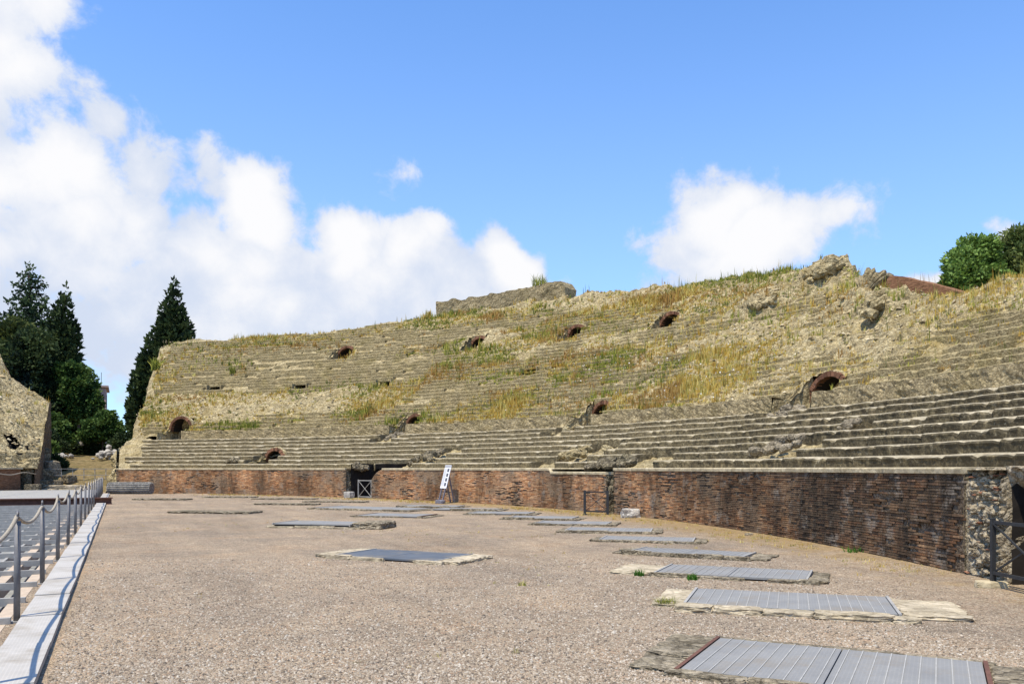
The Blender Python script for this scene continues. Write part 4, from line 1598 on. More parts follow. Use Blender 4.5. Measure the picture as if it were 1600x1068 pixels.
def build_grates():
    for gi, ((pts, lab, mk), (cx, cy, L, D, a)) in enumerate(zip(GRATES, GRATE_RECTS)):
        rg = random.Random(gi + 50)
        root = thing('grate_cover', lab, 'grate cover', (cx, cy, 0), a, 'grate covers over the arena shafts')
        zt = .04 if gi != 13 else .11
        if gi == 0:
            zt = .03
        # shaft rim below and the grating itself, in panels
        npan = 2 if L < 2.6 else 4
        for k in range(npan):
            x0 = -L / 2 + L * k / npan
            mb = MB().box((0, 0, 0), (L / npan - .012, D, .03))
            o = mb.build('grating', MAT[mk], root)
            o.location = (x0 + L / npan / 2, 0, zt)
        # upstanding bars, as far as they can be told apart
        if gi < 6 and mk == 'grate':
            nb = int(L / .115)
            me = MB().box((0, 0, 0), (.009, D * .995, .007)).mesh('bar')
            me.materials.append(MAT['bar'])
            for k in range(1, nb):
                o = bpy.data.objects.new('bar', me)
                COL.objects.link(o)
                o.parent = root
                o.location = (-L / 2 + L * k / nb, 0, zt + .018)
        for sx in (-1, 1):
            MB().box((sx * (L / 2 + .02), 0, zt - .005), (.035, D + .06, .06)).build('frame', MAT['rust'] if gi in (12, 0) else MAT['steel'], root)
        shaft_shade_slab = MB().box((0, 0, zt / 2 - .012), (L - .03, D - .03, max(zt - .03, .012)))
        shaft_shade_slab.build('shaft', MAT['void_shade'], root)  # thin slab, its black stands in for the unlit shaft
        # stone kerb all round, unevenly preserved
        far_h, near_h = rg.uniform(.02, .035), rg.uniform(.05, .075)
        mat = MAT['kerb_pale'] if gi in (1, 14, 13) else MAT['kerb']
        seed = gi * 40

        def run(y, h, wd, x0, x1, skip):
            x = x0
            while x < x1 - .05:
                l = rg.uniform(.35, .85)
                e = min(x + l, x1)
                if rg.random() > skip:
                    kerb_stone(root, (x + e) / 2, y + rg.uniform(-.02, .02), e - x + .03, wd * rg.uniform(.8, 1.15), h * rg.uniform(.75, 1.2), seed + rg.randint(0, 39), mat, rg.uniform(-.05, .05))
                x = e
        wn = .30 if gi == 1 else .12
        run(-D / 2 - wn * .55, near_h, wn, -L / 2 - .1, L / 2 + .2, .10)
        run(D / 2 + .09, far_h, .14, -L / 2 - .1, L / 2 + .1, .12)
        for sx in (-1, 1):
            if gi == 14:
                for q in range(3):
                    kerb_stone(root, sx * (L / 2 + .26), -D / 2 + D * (q + .5) / 3, .46, D / 3 + .02, .055, seed + q + 3 * sx, MAT['kerb_pale'])
                continue
            wd = {0: (.42, .38), 1: (.40, .75), 2: (.75, .30), 3: (.35, .45)}.get(gi, (.25, .3))[0 if sx < 0 else 1]
            ny = 3
            for q in range(ny):
                kerb_stone(root, sx * (L / 2 + wd / 2 + .03), -D / 2 + D * (q + .5) / ny, wd * rg.uniform(.85, 1.1), D / ny * 1.05, .038 * rg.uniform(.5, 1.4), seed + 9 + q + 3 * sx,
                           MAT['kerb_pale'] if gi == 2 and sx < 0 else mat)
        if gi == 13:
            kerb_stone(root, L / 2 + .5, -.05, .95, D * .9, .17, 777, MAT['kerb'])
    # plain stone lids further off
    lids = [((-11.4, 31.9), 3.4, 1.3, -.18, 'flat stone lid alone at the left of the far arena floor', .07),
            ((-19.0, 45.2), 3.0, 1.2, -.1, 'pale cracked stone lid near the fluted column drum', .08),
            ((-16.6, 48.9), 3.2, 1.0, -.05, 'far grey stone lid lying close under the long brick wall', .07),
            ((-12.6, 46.2), 3.6, 1.1, -.1, 'thin grey stone lid in front of the far stained brickwork', .06),
            ((-8.9, 42.2), 3.4, 1.0, -.18, 'narrow grey lid in front of the far broken doorway', .06),
            ((-10.6, 39.2), 3.2, .9, -.22, 'narrow grey lid left of the widest far grate cover', .07)]
    for i, ((x, y), L, D, a, lab, h) in enumerate(lids):
        root = thing('stone_slab', lab, 'stone lid', (x, y, 0), a, 'stone lids on the arena floor')
        rg = random.Random(i)
        xx = -L / 2
        k = 0
        while xx < L / 2 - .1:
            l = rg.uniform(.6, 1.2)
            e = min(xx + l, L / 2)
            kerb_stone(root, (xx + e) / 2, rg.uniform(-.05, .05), e - xx, D * rg.uniform(.8, 1.05), h, 900 + i * 9 + k, MAT['kerb'])
            xx = e
            k += 1


# ------------------------------------------------------------------ gates, panel, drum, blocks
def gate(lab, loc, ang, w, h, mat, post=.06, feet=None, light=False):
    root = thing('iron_gate', lab, 'gate', loc, ang)
    for sx in (-1, 1):
        MB().box((sx * w / 2, 0, h / 2), (post, post, h)).build('post', mat, root)
    for z in (.12, h - .05):
        MB().box((0, 0, z), (w - post, .04, .045)).build('rail', mat, root)
    z0, z1 = .14, h - .07
    MB().bar((-w / 2 + .03, .012, z0), (w / 2 - .03, .012, z1), .022).build('brace', mat, root)
    MB().bar((-w / 2 + .03, -.012, z1), (w / 2 - .03, -.012, z0), .022).build('brace', mat, root)
    if feet:
        MB().box((-w / 2, 0, .01), (.16, .16, .02)).box((w / 2, 0, .01), (.16, .16, .02)).build('foot_plate', mat, root)
    return root


def build_small_things():
    # gate in the far doorway
    p, t, n = frame(45.75, .25)
    gate('light steel gate with crossed braces in the far broken doorway', (p[0], p[1], 0), math.atan2(t[1], t[0]), 1.15, 1.08, MAT['steel'], .05)
    # gate standing before the narrow slot, turned to face us
    gate('dark framed gate with crossed braces standing at the narrow slot', (3.05, 30.15, .03), rad(-8), .82, .88, MAT['dark_iron'], .09, True)
    # nearest gate
    p, t, n = frame(7.55, -.32)
    p2, _, _ = frame(6.35, -.25)
    c = (p + p2) / 2
    gate('nearest dark iron gate with crossed braces at the right edge', (c[0], c[1], .12), math.atan2((p2 - p)[1], (p2 - p)[0]), float(np.linalg.norm(p2 - p)), .88, MAT['dark_iron'], .055)
    boulder('gate_stone', 'small cream stone block under the post of the nearest gate', 'stone block', (p[0] - .02, p[1], .05), (.24, .13, .085), 71, MAT['coping'], -.3, 4, .06, .8)
    # stones by the slot
    boulder('white_stone', 'pale grey broken stone leaning at the foot of the sooty wall', 'stone', (4.05, 28.3, .12), (.36, .25, .25), 73, MAT['marble'], .1, 4, .22, .65)
    boulder('arena_stone', 'lone small stone on the sand below the sooty wall', 'stone', (5.95, 20.9, .03), (.13, .09, .07), 74, MAT['kerb'], .4, 3, .2, .4)
    p, t, n = frame(46.45, -.25)
    boulder('white_block', 'small white carved block left of the far light gate', 'stone block', (p[0], p[1], .2), (.33, .22, .24), 75, MAT['marble'], math.atan2(t[1], t[0]), 4, .1, .85)
    p, t, n = frame(64.3, -1.0)
    boulder('kerb_block', 'flat mossy stone block at the foot of the rail near the column drum', 'stone block', (p[0] - 1.0, p[1] - 2.2, .12), (.75, .4, .2), 76, MAT['kerb'], .2, 4, .12, .8)
    # fluted column drum
    p, t, n = frame(62.2, -1.0)
    root = thing('column_drum', 'grey fluted marble column drum lying along the far brick wall', 'column drum', (p[0] - .2, p[1] - .3, .40), math.atan2(t[1], t[0]) + .35)
    nf, nx = 20, 15
    xs = np.linspace(-1.5, 1.5, nx)
    an = np.linspace(0, 2 * math.pi, nf * 6, endpoint=False)
    fl = np.abs(np.sin(an * nf / 2)) ** .7
    A_, X_ = np.meshgrid(an, xs, indexing='ij')
    Rr = .40 - .055 * fl[:, None] + 0 * X_
    V = P3(X_, np.cos(A_) * Rr, np.sin(A_) * Rr)
    nn = fbm(V * 3, 4, 8)
    wearend = np.clip((np.abs(X_) - 1.3) * 4, 0, 1)
    V[..., 1:] *= (1 + .05 * nn - .10 * wearend * (nn + .6))[..., None]
    V = np.concatenate([V, V[:1]], 0)
    bulk('shaft', V.reshape(-1, 3), grid_faces(len(V), nx), MAT['drum'], root, smooth=False)
    for sx, ix in ((-1, 0), (1, nx - 1)):
        ring = V[:-1, ix]
        me = make_mesh('end_face', np.concatenate([ring, [[sx * 1.46, 0, 0]]]), np.array([[k, (k + 1) % len(ring), len(ring)] for k in range(len(ring))]))
        link('end_face', me, MAT['drum'], root)
    # information panel leaning back towards the wall
    p, t, n = frame(37.95, -1.05)
    root = thing('information_panel', 'tall white information panel with dark pictures leaning before the brick wall', 'sign', (p[0], p[1], 0), math.atan2(t[1], t[0]))
    lean = rad(16)
    cl, sl = math.cos(lean), math.sin(lean)
    M = np.array([[1, 0, 0], [0, cl, sl], [0, -sl, cl]])      # local board axes: x right, y back, z up the board

    def onb(x, y, z):
        return (np.array([x, 0, 0]) + np.array([0, cl, -sl]) * y + np.array([0, sl, cl]) * z)

    def plate(name, x, z, w, h, y, th, mat, parent=root):
        mb = MB()
        v = CUBE * np.array([w, th, h])
        v = np.array([onb(*q) for q in v])
        mb.add(v + onb(x, y, z), CUBEF)
        return mb.build(name, mat, parent)
    board = plate('board', 0, 1.36, .50, 1.16, 0, .03, MAT['panel_white'])
    plate('header', 0, 1.87, .46, .10, -.019, .006, MAT['print_grey'], board)
    for k in range(4):
        plate('picture', .10 + .0 * k, 1.68 - .235 * k, .16, .17, -.019, .006, MAT['print_dark'], board)
    tx = MB()
    for k in range(24):
        v = CUBE * np.array([.20 - .03 * (k % 4 == 3), .005, .011])
        v = np.array([onb(*q) for q in v])
        tx.add(v + onb(-.13, -.018, 1.76 - .036 * k), CUBEF)
    tx.build('text_lines', MAT['print_grey'], board)
    for sx in (-1, 1):
        MB().bar(onb(sx * .15, .03, .12), onb(sx * .15, .03, 1.5), .06).build('leg', MAT['sign_metal'], root)
    MB().bar((-.15, .75, .06), onb(-.15, .05, 1.45), .05).build('strut', MAT['sign_metal'], root)
    MB().bar((.15, .75, .06), onb(.15, .05, 1.45), .05).build('strut', MAT['sign_metal'], root)
    boulder('base_block', None, None, (-.02, .06, .08), (.33, .16, .14), 78, MAT['sign_metal'], 0, 3, .1, .8, None, root)


# ------------------------------------------------------------------ trench rail, walkway, grid
POSTS_U = [4.0, 7.3] + [10.66 + 3.36 * k for k in range(16)]


def build_trench():
    ang = math.atan2(UY, UX)           # direction of u
    # walkway plates
    for k in range(18):
        u0 = 3.94 + 3.36 * k - .02
        u1 = u0 + 3.36
        if u0 > 61:
            break
        for h in range(2):
            a, b = u0 + 1.68 * h + .004, u0 + 1.68 * (h + 1) - .004
            nearest = ['nearest', 'second', 'third', 'fourth', 'fifth', 'sixth', 'seventh', 'eighth', 'ninth', 'tenth', 'eleventh', 'twelfth', 'thirteenth', 'fourteenth', 'fifteenth', 'sixteenth', 'seventeenth', 'eighteenth']
            i = k * 2 + h
            wd = .40
            c = W((a + b) / 2, -.79, .055 + .006 * ((i * 7) % 3))
            me = MB().box((0, 0, 0), (b - a, wd, .012)).box((0, -wd / 2 + .006, -.025), (b - a, .012, .05)).mesh('tread_plate')
            o = link('tread_plate', me, MAT['tread'], None, 'pale dimpled metal tread plate beside the trench, number %s from the bottom of the picture' % NUMS[i], 'tread plate', 'tread plates along the trench')
            o.location = c
            o.rotation_euler = (rad(crng.uniform(-.6, .6)), rad(crng.uniform(-.25, .25)), ang + rad(crng.uniform(-.25, .25)))
    # posts
    pm = MB().tube([(0, 0, 0), (0, 0, 1.12)], .034, 10).mesh('post_shaft', True)
    hook = MB().tube([(.05 * math.cos(a), 0, 1.17 + .055 * math.sin(a)) for a in np.linspace(-.6, 3.9, 10)], .012, 6).mesh('hook', True)
    for me in (pm, hook):
        me.materials.append(MAT['post'])
    foot = MB().box((0, 0, .01), (.11, .11, .02)).mesh('foot')
    foot.materials.append(MAT['steel'])
    for i, u in enumerate(POSTS_U):
        c = W(u, -1.03, .0)
        root = thing('rail_post', 'grey metal rope rail post beside the trench, number %s from us' % NUMS[i], 'post', c, ang, 'rope rail posts along the trench')
        root.rotation_euler = (rad(crng.uniform(-1.2, 1.2)), rad(crng.uniform(-1.0, 1.0)), ang)
        for nm_, me in (('shaft', pm), ('hook', hook), ('foot', foot)):
            o = bpy.data.objects.new(nm_, me)
            COL.objects.link(o)
            o.parent = root
    # rope: sagging from hook to hook
    pts = []
    for a, b in zip(POSTS_U[:-1], POSTS_U[1:]):
        for f in np.linspace(0, 1, 12, endpoint=False):
            sag = .15 * 4 * f * (1 - f)
            pts.append(W(a + (b - a) * f, -1.03, 1.16 - sag + .02 * math.sin(a * 3)))
    MB().tube(pts, .021, 8).build('rail_rope', MAT['rope'], None, True, label='thick tan rope sagging along the tops of the trench rail posts', cat='rope')
    # tan edge beams and grid of the cover
    for v_, lab in ((-1.20, 'tan concrete edge beam right beside the metal tread plates'), (-1.62, 'second tan concrete beam inside the trench grid')):
        me = MB().bar(W(-2, v_, -.10) - W(20, v_, 0), W(43.4, v_, -.10) - W(20, v_, 0), .15, .2).mesh('edge_beam')
        o = link('edge_beam', me, MAT['timber'], None, lab, 'beam', 'tan beams along the trench')
        o.location = W(20, v_, 0)
    root = thing('trench_grid', 'light grey steel grid covering the open trench on the left', 'metal grid', W(20, -3.6, 0))
    org = np.array(root.location)
    me_c = MB().bar(W(0, -6.2, 0), W(0, -1.08, 0), .07, .10).mesh('cross_bar')
    me_c.materials.append(MAT['steel'])
    u = 1.0
    k = 0
    while u < 43:
        o = bpy.data.objects.new('cross_bar', me_c)
        COL.objects.link(o)
        o.parent = root
        o.location = W(u, 0, .02) - org
        u += 1.60
    me_l = MB().bar(W(-1, 0, 0), W(43, 0, 0), .05, .16).mesh('long_bar')
    me_l.materials.append(MAT['steel'])
    v = -1.95
    while v > -6.1:
        o = bpy.data.objects.new('long_bar', me_l)
        COL.objects.link(o)
        o.parent = root
        o.location = W(0, v, -.085) - org
        v -= .46
    # sheet under the grid, from where the trench is covered
    me = MB().box((0, 0, 0), (29.5, 4.6, .03)).mesh('cover_sheet')
    o = link('cover_sheet', me, MAT['sheet'], None, 'blue grey cover sheet lying under the steel grid of the trench', 'cover sheet')
    o.location = W(28.4, -3.9, -.42)
    o.rotation_euler = (0, 0, ang)
    # raised deck and rusty beam closing the trench
    me = MB().box((0, 0, 0), (17.6, 6.4, .06)).mesh('deck')
    root = thing('metal_deck', 'pale grey metal deck across the far end of the trench', 'deck', W(53.4, -4.4, .27), ang)
    n_ = 11
    mp = MB().box((0, 0, 0), (17.6 / n_ - .015, 6.4, .05)).mesh('deck_panel')
    mp.materials.append(MAT['steel'])
    for k in range(n_):
        o = bpy.data.objects.new('deck_panel', mp)
        COL.objects.link(o)
        o.parent = root
        o.location = (-8.8 + 17.6 * (k + .5) / n_, 0, .002 * (k % 2))
    MB().box((0, 0, -.16), (17.4, 6.2, .25)).build('deck_underside_shade', MAT['void_shade'], root)  # underside filled with the painted shade colour
    root = thing('rusty_beam', 'rust brown steel beam lying across the trench before the deck', 'beam', W(44.2, -4, .0), ang)
    MB().box((0, 0, .30), (.34, 7.4, .05)).build('top_flange', MAT['rust'], root)
    MB().box((0, 0, .14), (.05, 7.3, .28)).build('web', MAT['rust'], root)
    MB().box((0, 0, .02), (.34, 7.35, .04)).build('bottom_flange', MAT['rust'], root)
    # far rail on the other side
    for i, (u, v, lab) in enumerate([(46.0, -5.9, 'thin grey post of the far rail, left one of two on the deck'), (47.2, -5.75, 'thin grey post of the far rail, right one of two on the deck')]):
        me = MB().tube([(0, 0, 0), (0, 0, 1.35)], .035, 8).mesh('rail_post', True)
        o = link('rail_post', me, MAT['post'], None, lab, 'post')
        o.location = W(u, v, .2)
    pts = [W(40 + k * .9, -6.0 + k * .02 + .6 * max(0, (k - 9) / 8), 1.42 + .06 * math.sin(k * .8)) for k in range(22)]
    MB().tube(pts, .022, 6).build('rail_rope', MAT['rope'], None, True, label='thin pale rope of the far rail crossing before the left ruin', cat='rope')


NUMS = ['one', 'two', 'three', 'four', 'five', 'six', 'seven', 'eight', 'nine', 'ten', 'eleven', 'twelve', 'thirteen', 'fourteen', 'fifteen', 'sixteen', 'seventeen', 'eighteen', 'nineteen',
        'twenty', 'twenty-one', 'twenty-two', 'twenty-three', 'twenty-four', 'twenty-five', 'twenty-six', 'twenty-seven', 'twenty-eight', 'twenty-nine', 'thirty', 'thirty-one', 'thirty-two',
        'thirty-three', 'thirty-four', 'thirty-five', 'thirty-six']


# ------------------------------------------------------------------ the other side of the entrance
def build_left_ruin():
    root = thing('left_ruin', 'steep ruined seating end left of the entrance, pale rubble over brick', 'ruined wall', CP(62, 3, 0, True))
    org = np.array(root.location)
    rr = np.arange(0, 19, .11)
    v_cut = 2 * VAXIS + .05                # same distance from the axis as the other side
    lo, hi = np.full(rr.shape, 45.0), np.full(rr.shape, 100.0)
    for _ in range(40):
        md = (lo + hi) / 2
        b = UV(md, rr)[1] > np.interp(rr, [0, 9.5, 12, 18], [-.35, -.35, 2.5, 5.5])
        lo = np.where(b, md, lo)
        hi = np.where(b, hi, md)
    um = lo
    t = np.linspace(0, 1, 210)
    U_ = 47 + (um[None] - 47) * t[:, None]
    R_ = np.broadcast_to(rr[None], U_.shape)
    pt = CP(U_, R_, 0, True)
    z = np.interp(R_, [0, 1.2, 1.25, 2.0, 2.05, 2.8, 2.85, 3.5, 5.2, 8.0, 9.6, 11.5, 14, 16, 19], [1.7, 1.7, 2.05, 2.05, 2.4, 2.4, 2.75, 2.9, 4.6, 6.5, 7.5, 9.6, 12.6, 13.2, 13.2])
    e = um[None] - U_
    near_end = np.clip(1 - e / 4.5, 0, 1)
    z = z - near_end * np.clip(R_ - 8.5, 0, 4) * .35
    z = z + (.22 * fbm(pt * .9, 4, 611) + .12 * fbm(pt * 3, 3, 612) + .08 * (1 - np.abs(fbm(pt * 6, 2, 613)))) * np.clip((R_ - 2.6) / 1.0, .12, 1.2)
    rub = (near_end > .55) & (R_ > 1.2) & (R_ < 4)
    z = z + rub * .35 * fbm(pt * 2, 3, 614)
    pt[..., 2] = z
    # dark hole in the rubble
    p_, t_, n_ = frame(66.0, 4.2, True)
    mid = (pt[:-1, :-1] + pt[1:, 1:]) / 2
    d = mid[..., :2] - p_
    keep = ~((np.abs(d @ t_) < .42) & (np.abs(d @ n_) < .45))
    V, F = used(pt.reshape(-1, 3), [grid_faces(*U_.shape, keep)[:, ::-1]])
    bulk('rubble_slope', V - org, F, MAT['rubble'], root)
    mb = MB()
    a = math.atan2(t_[1], t_[0])
    mb.box((p_[0] + n_[0] * .75, p_[1] + n_[1] * .75, 3.0), (1.5, .1, 2.2), a)
    mb.box((p_[0], p_[1], 2.75), (1.5, 2.6, .1), a)
    for sg in (-1, 1):
        mb.box((p_[0] + sg * t_[0] * .68, p_[1] + sg * t_[1] * .68, 2.7), (.12, 1.4, 1.3), a)
    v_ = np.concatenate(mb.v) - org
    bulk('hole', v_, np.concatenate(mb.f4), MAT['void_shade'], root)  # lining coloured black as the shade in the hole
    # vertical end face to the entrance passage, brown facing
    bk = pt[-1]
    nz = 50
    V = np.stack([np.concatenate([bk[:, :2], (bk[:, 2] * (1 - k / (nz - 1)))[:, None]], 1) for k in range(nz)], 1)
    nn = fbm(V * np.array([1.2, 1.2, .35]), 4, 621) * .16 + fbm(V * 4, 3, 622) * .06
    V[..., 0] += nn * VX
    V[..., 1] += nn * VY
    bulk('end_face', (V - org).reshape(-1, 3), grid_faces(len(bk), nz)[:, ::-1], MAT['mortar'], root)
    bk = pt[:, -1]
    V = np.stack([np.concatenate([bk[:, :2], (bk[:, 2] * (1 - k / 5))[:, None]], 1) for k in range(6)], 1)
    bulk('outer_face', (V - org).reshape(-1, 3), grid_faces(len(bk), 6), MAT['rubble_grey'], root)
    # brick podium under it
    uu = np.linspace(63.6, 47, 120)
    zz = np.linspace(-.05, 1.66, 16)
    U2, Z2 = np.meshgrid(uu, zz, indexing='ij')
    pp = CP(U2, 0, Z2, True)
    V = CP(U2, -.15 + .04 * fbm(pp * 4, 3, 5), Z2, True)
    bulk('brick_facing', (V - org).reshape(-1, 3), grid_faces(*U2.shape), MAT['brick_far'], root)
    u = np.linspace(63.7, 47, 120)
    sr = np.stack([np.full(120, -.22), np.full(120, -.22), np.full(120, .6), np.full(120, .6)], 1)
    sz = np.stack([np.full(120, 1.66), np.full(120, 1.76), np.full(120, 1.77), np.full(120, 1.66)], 1)
    V, F = sweep(u, sr, sz, np.ones(120, bool), True)
    bulk('coping', V - org, F, MAT['coping'], root)
    # front face of the core between brick facing and passage
    U2, Z2 = np.meshgrid(np.linspace(um[0], 63.3, 26), np.linspace(-.05, 1.75, 22), indexing='ij')
    pp = CP(U2, 0, Z2, True)
    hol = np.exp(-((U2 - 63.95) / .3) ** 4) * np.exp(-((Z2 - .5) / .95) ** 4)
    V = CP(U2, .25 + .18 * fbm(pp * 2.5, 3, 6) + hol * 2.2, Z2, True)
    bulk('core_front', (V - org).reshape(-1, 3), grid_faces(*U2.shape), MAT['rubble_grey'], root)
    # lumps
    n = 5000
    u = 48 + RNG.random(n) * 26
    r = 3 + RNG.random(n) * 14
    umr = np.interp(r, rr, um)
    ok = u < umr - .2
    u, r = u[ok], r[ok]
    iu = np.clip(((u - 47) / (np.interp(r, rr, um) - 47) * 209).astype(int), 0, 209)
    ir = np.clip((r / .11).astype(int), 0, len(rr) - 1)
    add_lumps('rubble_stones', pt[iu, ir] - org, .05 + .12 * RNG.random(len(u)) ** 2.5, root)
    # grey stone by the doorway
    p = CP(63.9, -.75, .3, True)
    boulder('grey_block', 'squared grey stone block before the left ruin doorway', 'stone block', p, (.55, .35, .42), 81, MAT['rubble_grey'], .3, 4, .07, .9)
    return pt, um, rr


def bank_z(u, v):
    """the ground that climbs out through the far entrance"""
    z = np.interp(u, [66, 69.5, 71.5, 76, 84, 100, 125, 160], [-.05, .35, 1.1, 1.45, 2.2, 3.3, 4.2, 4.5])
    side = np.clip((np.abs(v - VAXIS) - 1.5) / 5, 0, 1)
    return z + side * np.clip((u - 68) / 12, 0, 1) * 1.2


def build_entrance():
    uu = np.linspace(64, 160, 150)
    vv = np.concatenate([np.linspace(-60, -8, 30), np.linspace(-7.6, 3, 40), np.linspace(3.6, 40, 25)])
    U_, V_ = np.meshgrid(uu, vv, indexing='ij')
    z = bank_z(U_, V_)
    pt = W(U_, V_, z)
    z = z + .10 * fbm(pt * .9, 4, 700) * np.clip((U_ - 66) / 4, 0, 1)
    pt[..., 2] = np.where(U_ < 66, -.05, z)
    bulk('terrain', pt.reshape(-1, 3), grid_faces(*U_.shape), MAT['earth'], smooth=True, kind='structure')
    # low steps and ruined stubs in the entrance
    spec = [(68.2, -3.6, 2.6, .7, .35, 'broad pale stone slab across the foot of the entrance', 'kerb_pale', .2),
            (66.6, -4.7, 1.5, .9, .28, 'flat cream slab lying left in the entrance', 'kerb_pale', .5),
            (69.5, -4.7, 1.8, .6, .55, 'weathered stone step stub beside the left ruin', 'rubble_grey', .4),
            (70.6, -5.2, 1.3, .8, 1.0, 'squared grey stub standing behind the stone step', 'rubble_grey', .3),
            (71.6, -4.6, 1.0, .7, 1.3, 'narrow reddish masonry stub in the entrance', 'kerb', .6),
            (72.8, -5.6, 1.6, 1.0, 2.2, 'tall ruined masonry stump behind the left ruin', 'rubble_grey', .1),
            (70.4, -3.4, .9, .6, .6, 'low dark stone stub in the middle of the entrance', 'rubble_grey', .8),
            (67.3, -3.0, 1.7, .5, .2, 'thin pale stone sill near the rope posts in the entrance', 'kerb_pale', .1)]
    for i, (u, v, a, b, h, lab, m, rz) in enumerate(spec):
        p = W(u, v, float(bank_z(np.array(u), np.array(v))) + h * .35)
        boulder('stone_stub', lab, 'stone block', p, (a * .6, b * .6, h * .62), 120 + i, MAT[m], rz + math.atan2(UY, UX) + 1.57, 4, .14, .8)
    p = W(88, -.9, float(bank_z(np.array(88.), np.array(-.9))))
    heap('white_stones', 'heap of white marble fragments at the right of the entrance path', 'stone heap', p, 30, (.9, 1.2, 1.5), .15, .42, MAT['marble'], 210)
    p = W(88, -5.0, float(bank_z(np.array(88.), np.array(-5.))))
    heap('white_stones', 'scattered white stones at the left of the entrance path', 'stone heap', p, 10, (.9, 1.2, .4), .15, .35, MAT['marble'], 211)
    # railing across the entrance
    root = thing('metal_railing', 'grey metal railing across the entrance path', 'railing', W(70.6, -3.0, 0))
    org = np.array(root.location)
    vs_ = np.linspace(-6.2, -.2, 9)
    for v in vs_:
        z = float(bank_z(np.array(70.8), np.array(v))) + .05
        MB().bar(W(70.8, v, z - .3) - org, W(70.8, v, 1.72) - org, .04).build('post', MAT['steel'], root)
    for z in (1.2, 1.68):
        MB().bar(W(70.76, -6.3, z) - org, W(70.76, -.1, z) - org, .035).build('rail', MAT['steel'], root)
    # pink house behind the trees
    root = thing('pink_house', 'narrow pink house with dark red shutters behind the trees', 'building', (-57.6, 118, 3.0), rad(25))
    w, d, h = 5.5, 9, 10.2
    MB().box((-w / 2, d / 2, h / 2), (w, d, h)).build('wall', MAT['plaster'], root)
    rf = MB().box((-w / 2, d / 2, h + .12), (w + .7, d + .7, .24)).build('roof', MAT['plaster'], root)
    MB().tube([(-.6, 1, h + .2), (-.6, 1, h + 2.2)], .04, 6).build('aerial', MAT['post'], rf)
    for fx in (-1.6, -4.2):
        for fz in (2.6, 5.6, 8.4):
            wn = MB().box((fx, -.02, fz), (1.15, .08, 1.7)).build('window', MAT['shutter'], root)
            MB().box((fx, -.07, fz), (.6, .04, 1.5)).build('pane', MAT['glass'], wn)
            MB().box((fx, -.10, fz - .92), (1.4, .2, .1)).build('sill', MAT['coping'], wn)
    MB().box((-2.9, -.45, 4.45), (5.2, .9, .14)).build('balcony', MAT['coping'], root)
    rl = MB()
    for k in range(22):
        rl.bar((-5.4 + k * .24, -.85, 4.5), (-5.4 + k * .24, -.85, 5.45), .03)
    rl.bar((-5.5, -.85, 5.47), (-.3, -.85, 5.47), .06)
    rl.build('balcony_rail', MAT['dark_iron'], root)
    MB().box((.04, 2.4, 8.4), (.08, 1.1, 1.7)).build('window', MAT['shutter'], root)
    MB().box((.04, 2.4, 5.6), (.08, 1.1, 1.7)).build('window', MAT['shutter'], root)


# ------------------------------------------------------------------ trees
def leaf_cloud(centers, normals, size, cols, elong=1.0, upbias=0.0):
    n = len(centers)
    d = normals + .9 * RNG.normal(size=(n, 3))
    d[:, 2] += upbias
    d /= np.linalg.norm(d, axis=1)[:, None]
    a = np.cross(d, RNG.normal(size=(n, 3)))
    a /= np.linalg.norm(a, axis=1)[:, None]
    s = size * (.55 + .9 * RNG.random(n))
    L = (d * (s * elong)[:, None])
    Wd = (a * (s * .5)[:, None])
    V = np.stack([centers - Wd * .2, centers + L * .45 - Wd, centers + L, centers + L * .45 + Wd], 1)
    F = np.arange(n * 4).reshape(n, 4)
    return V.reshape(-1, 3), F, np.repeat(cols, 4, 0)


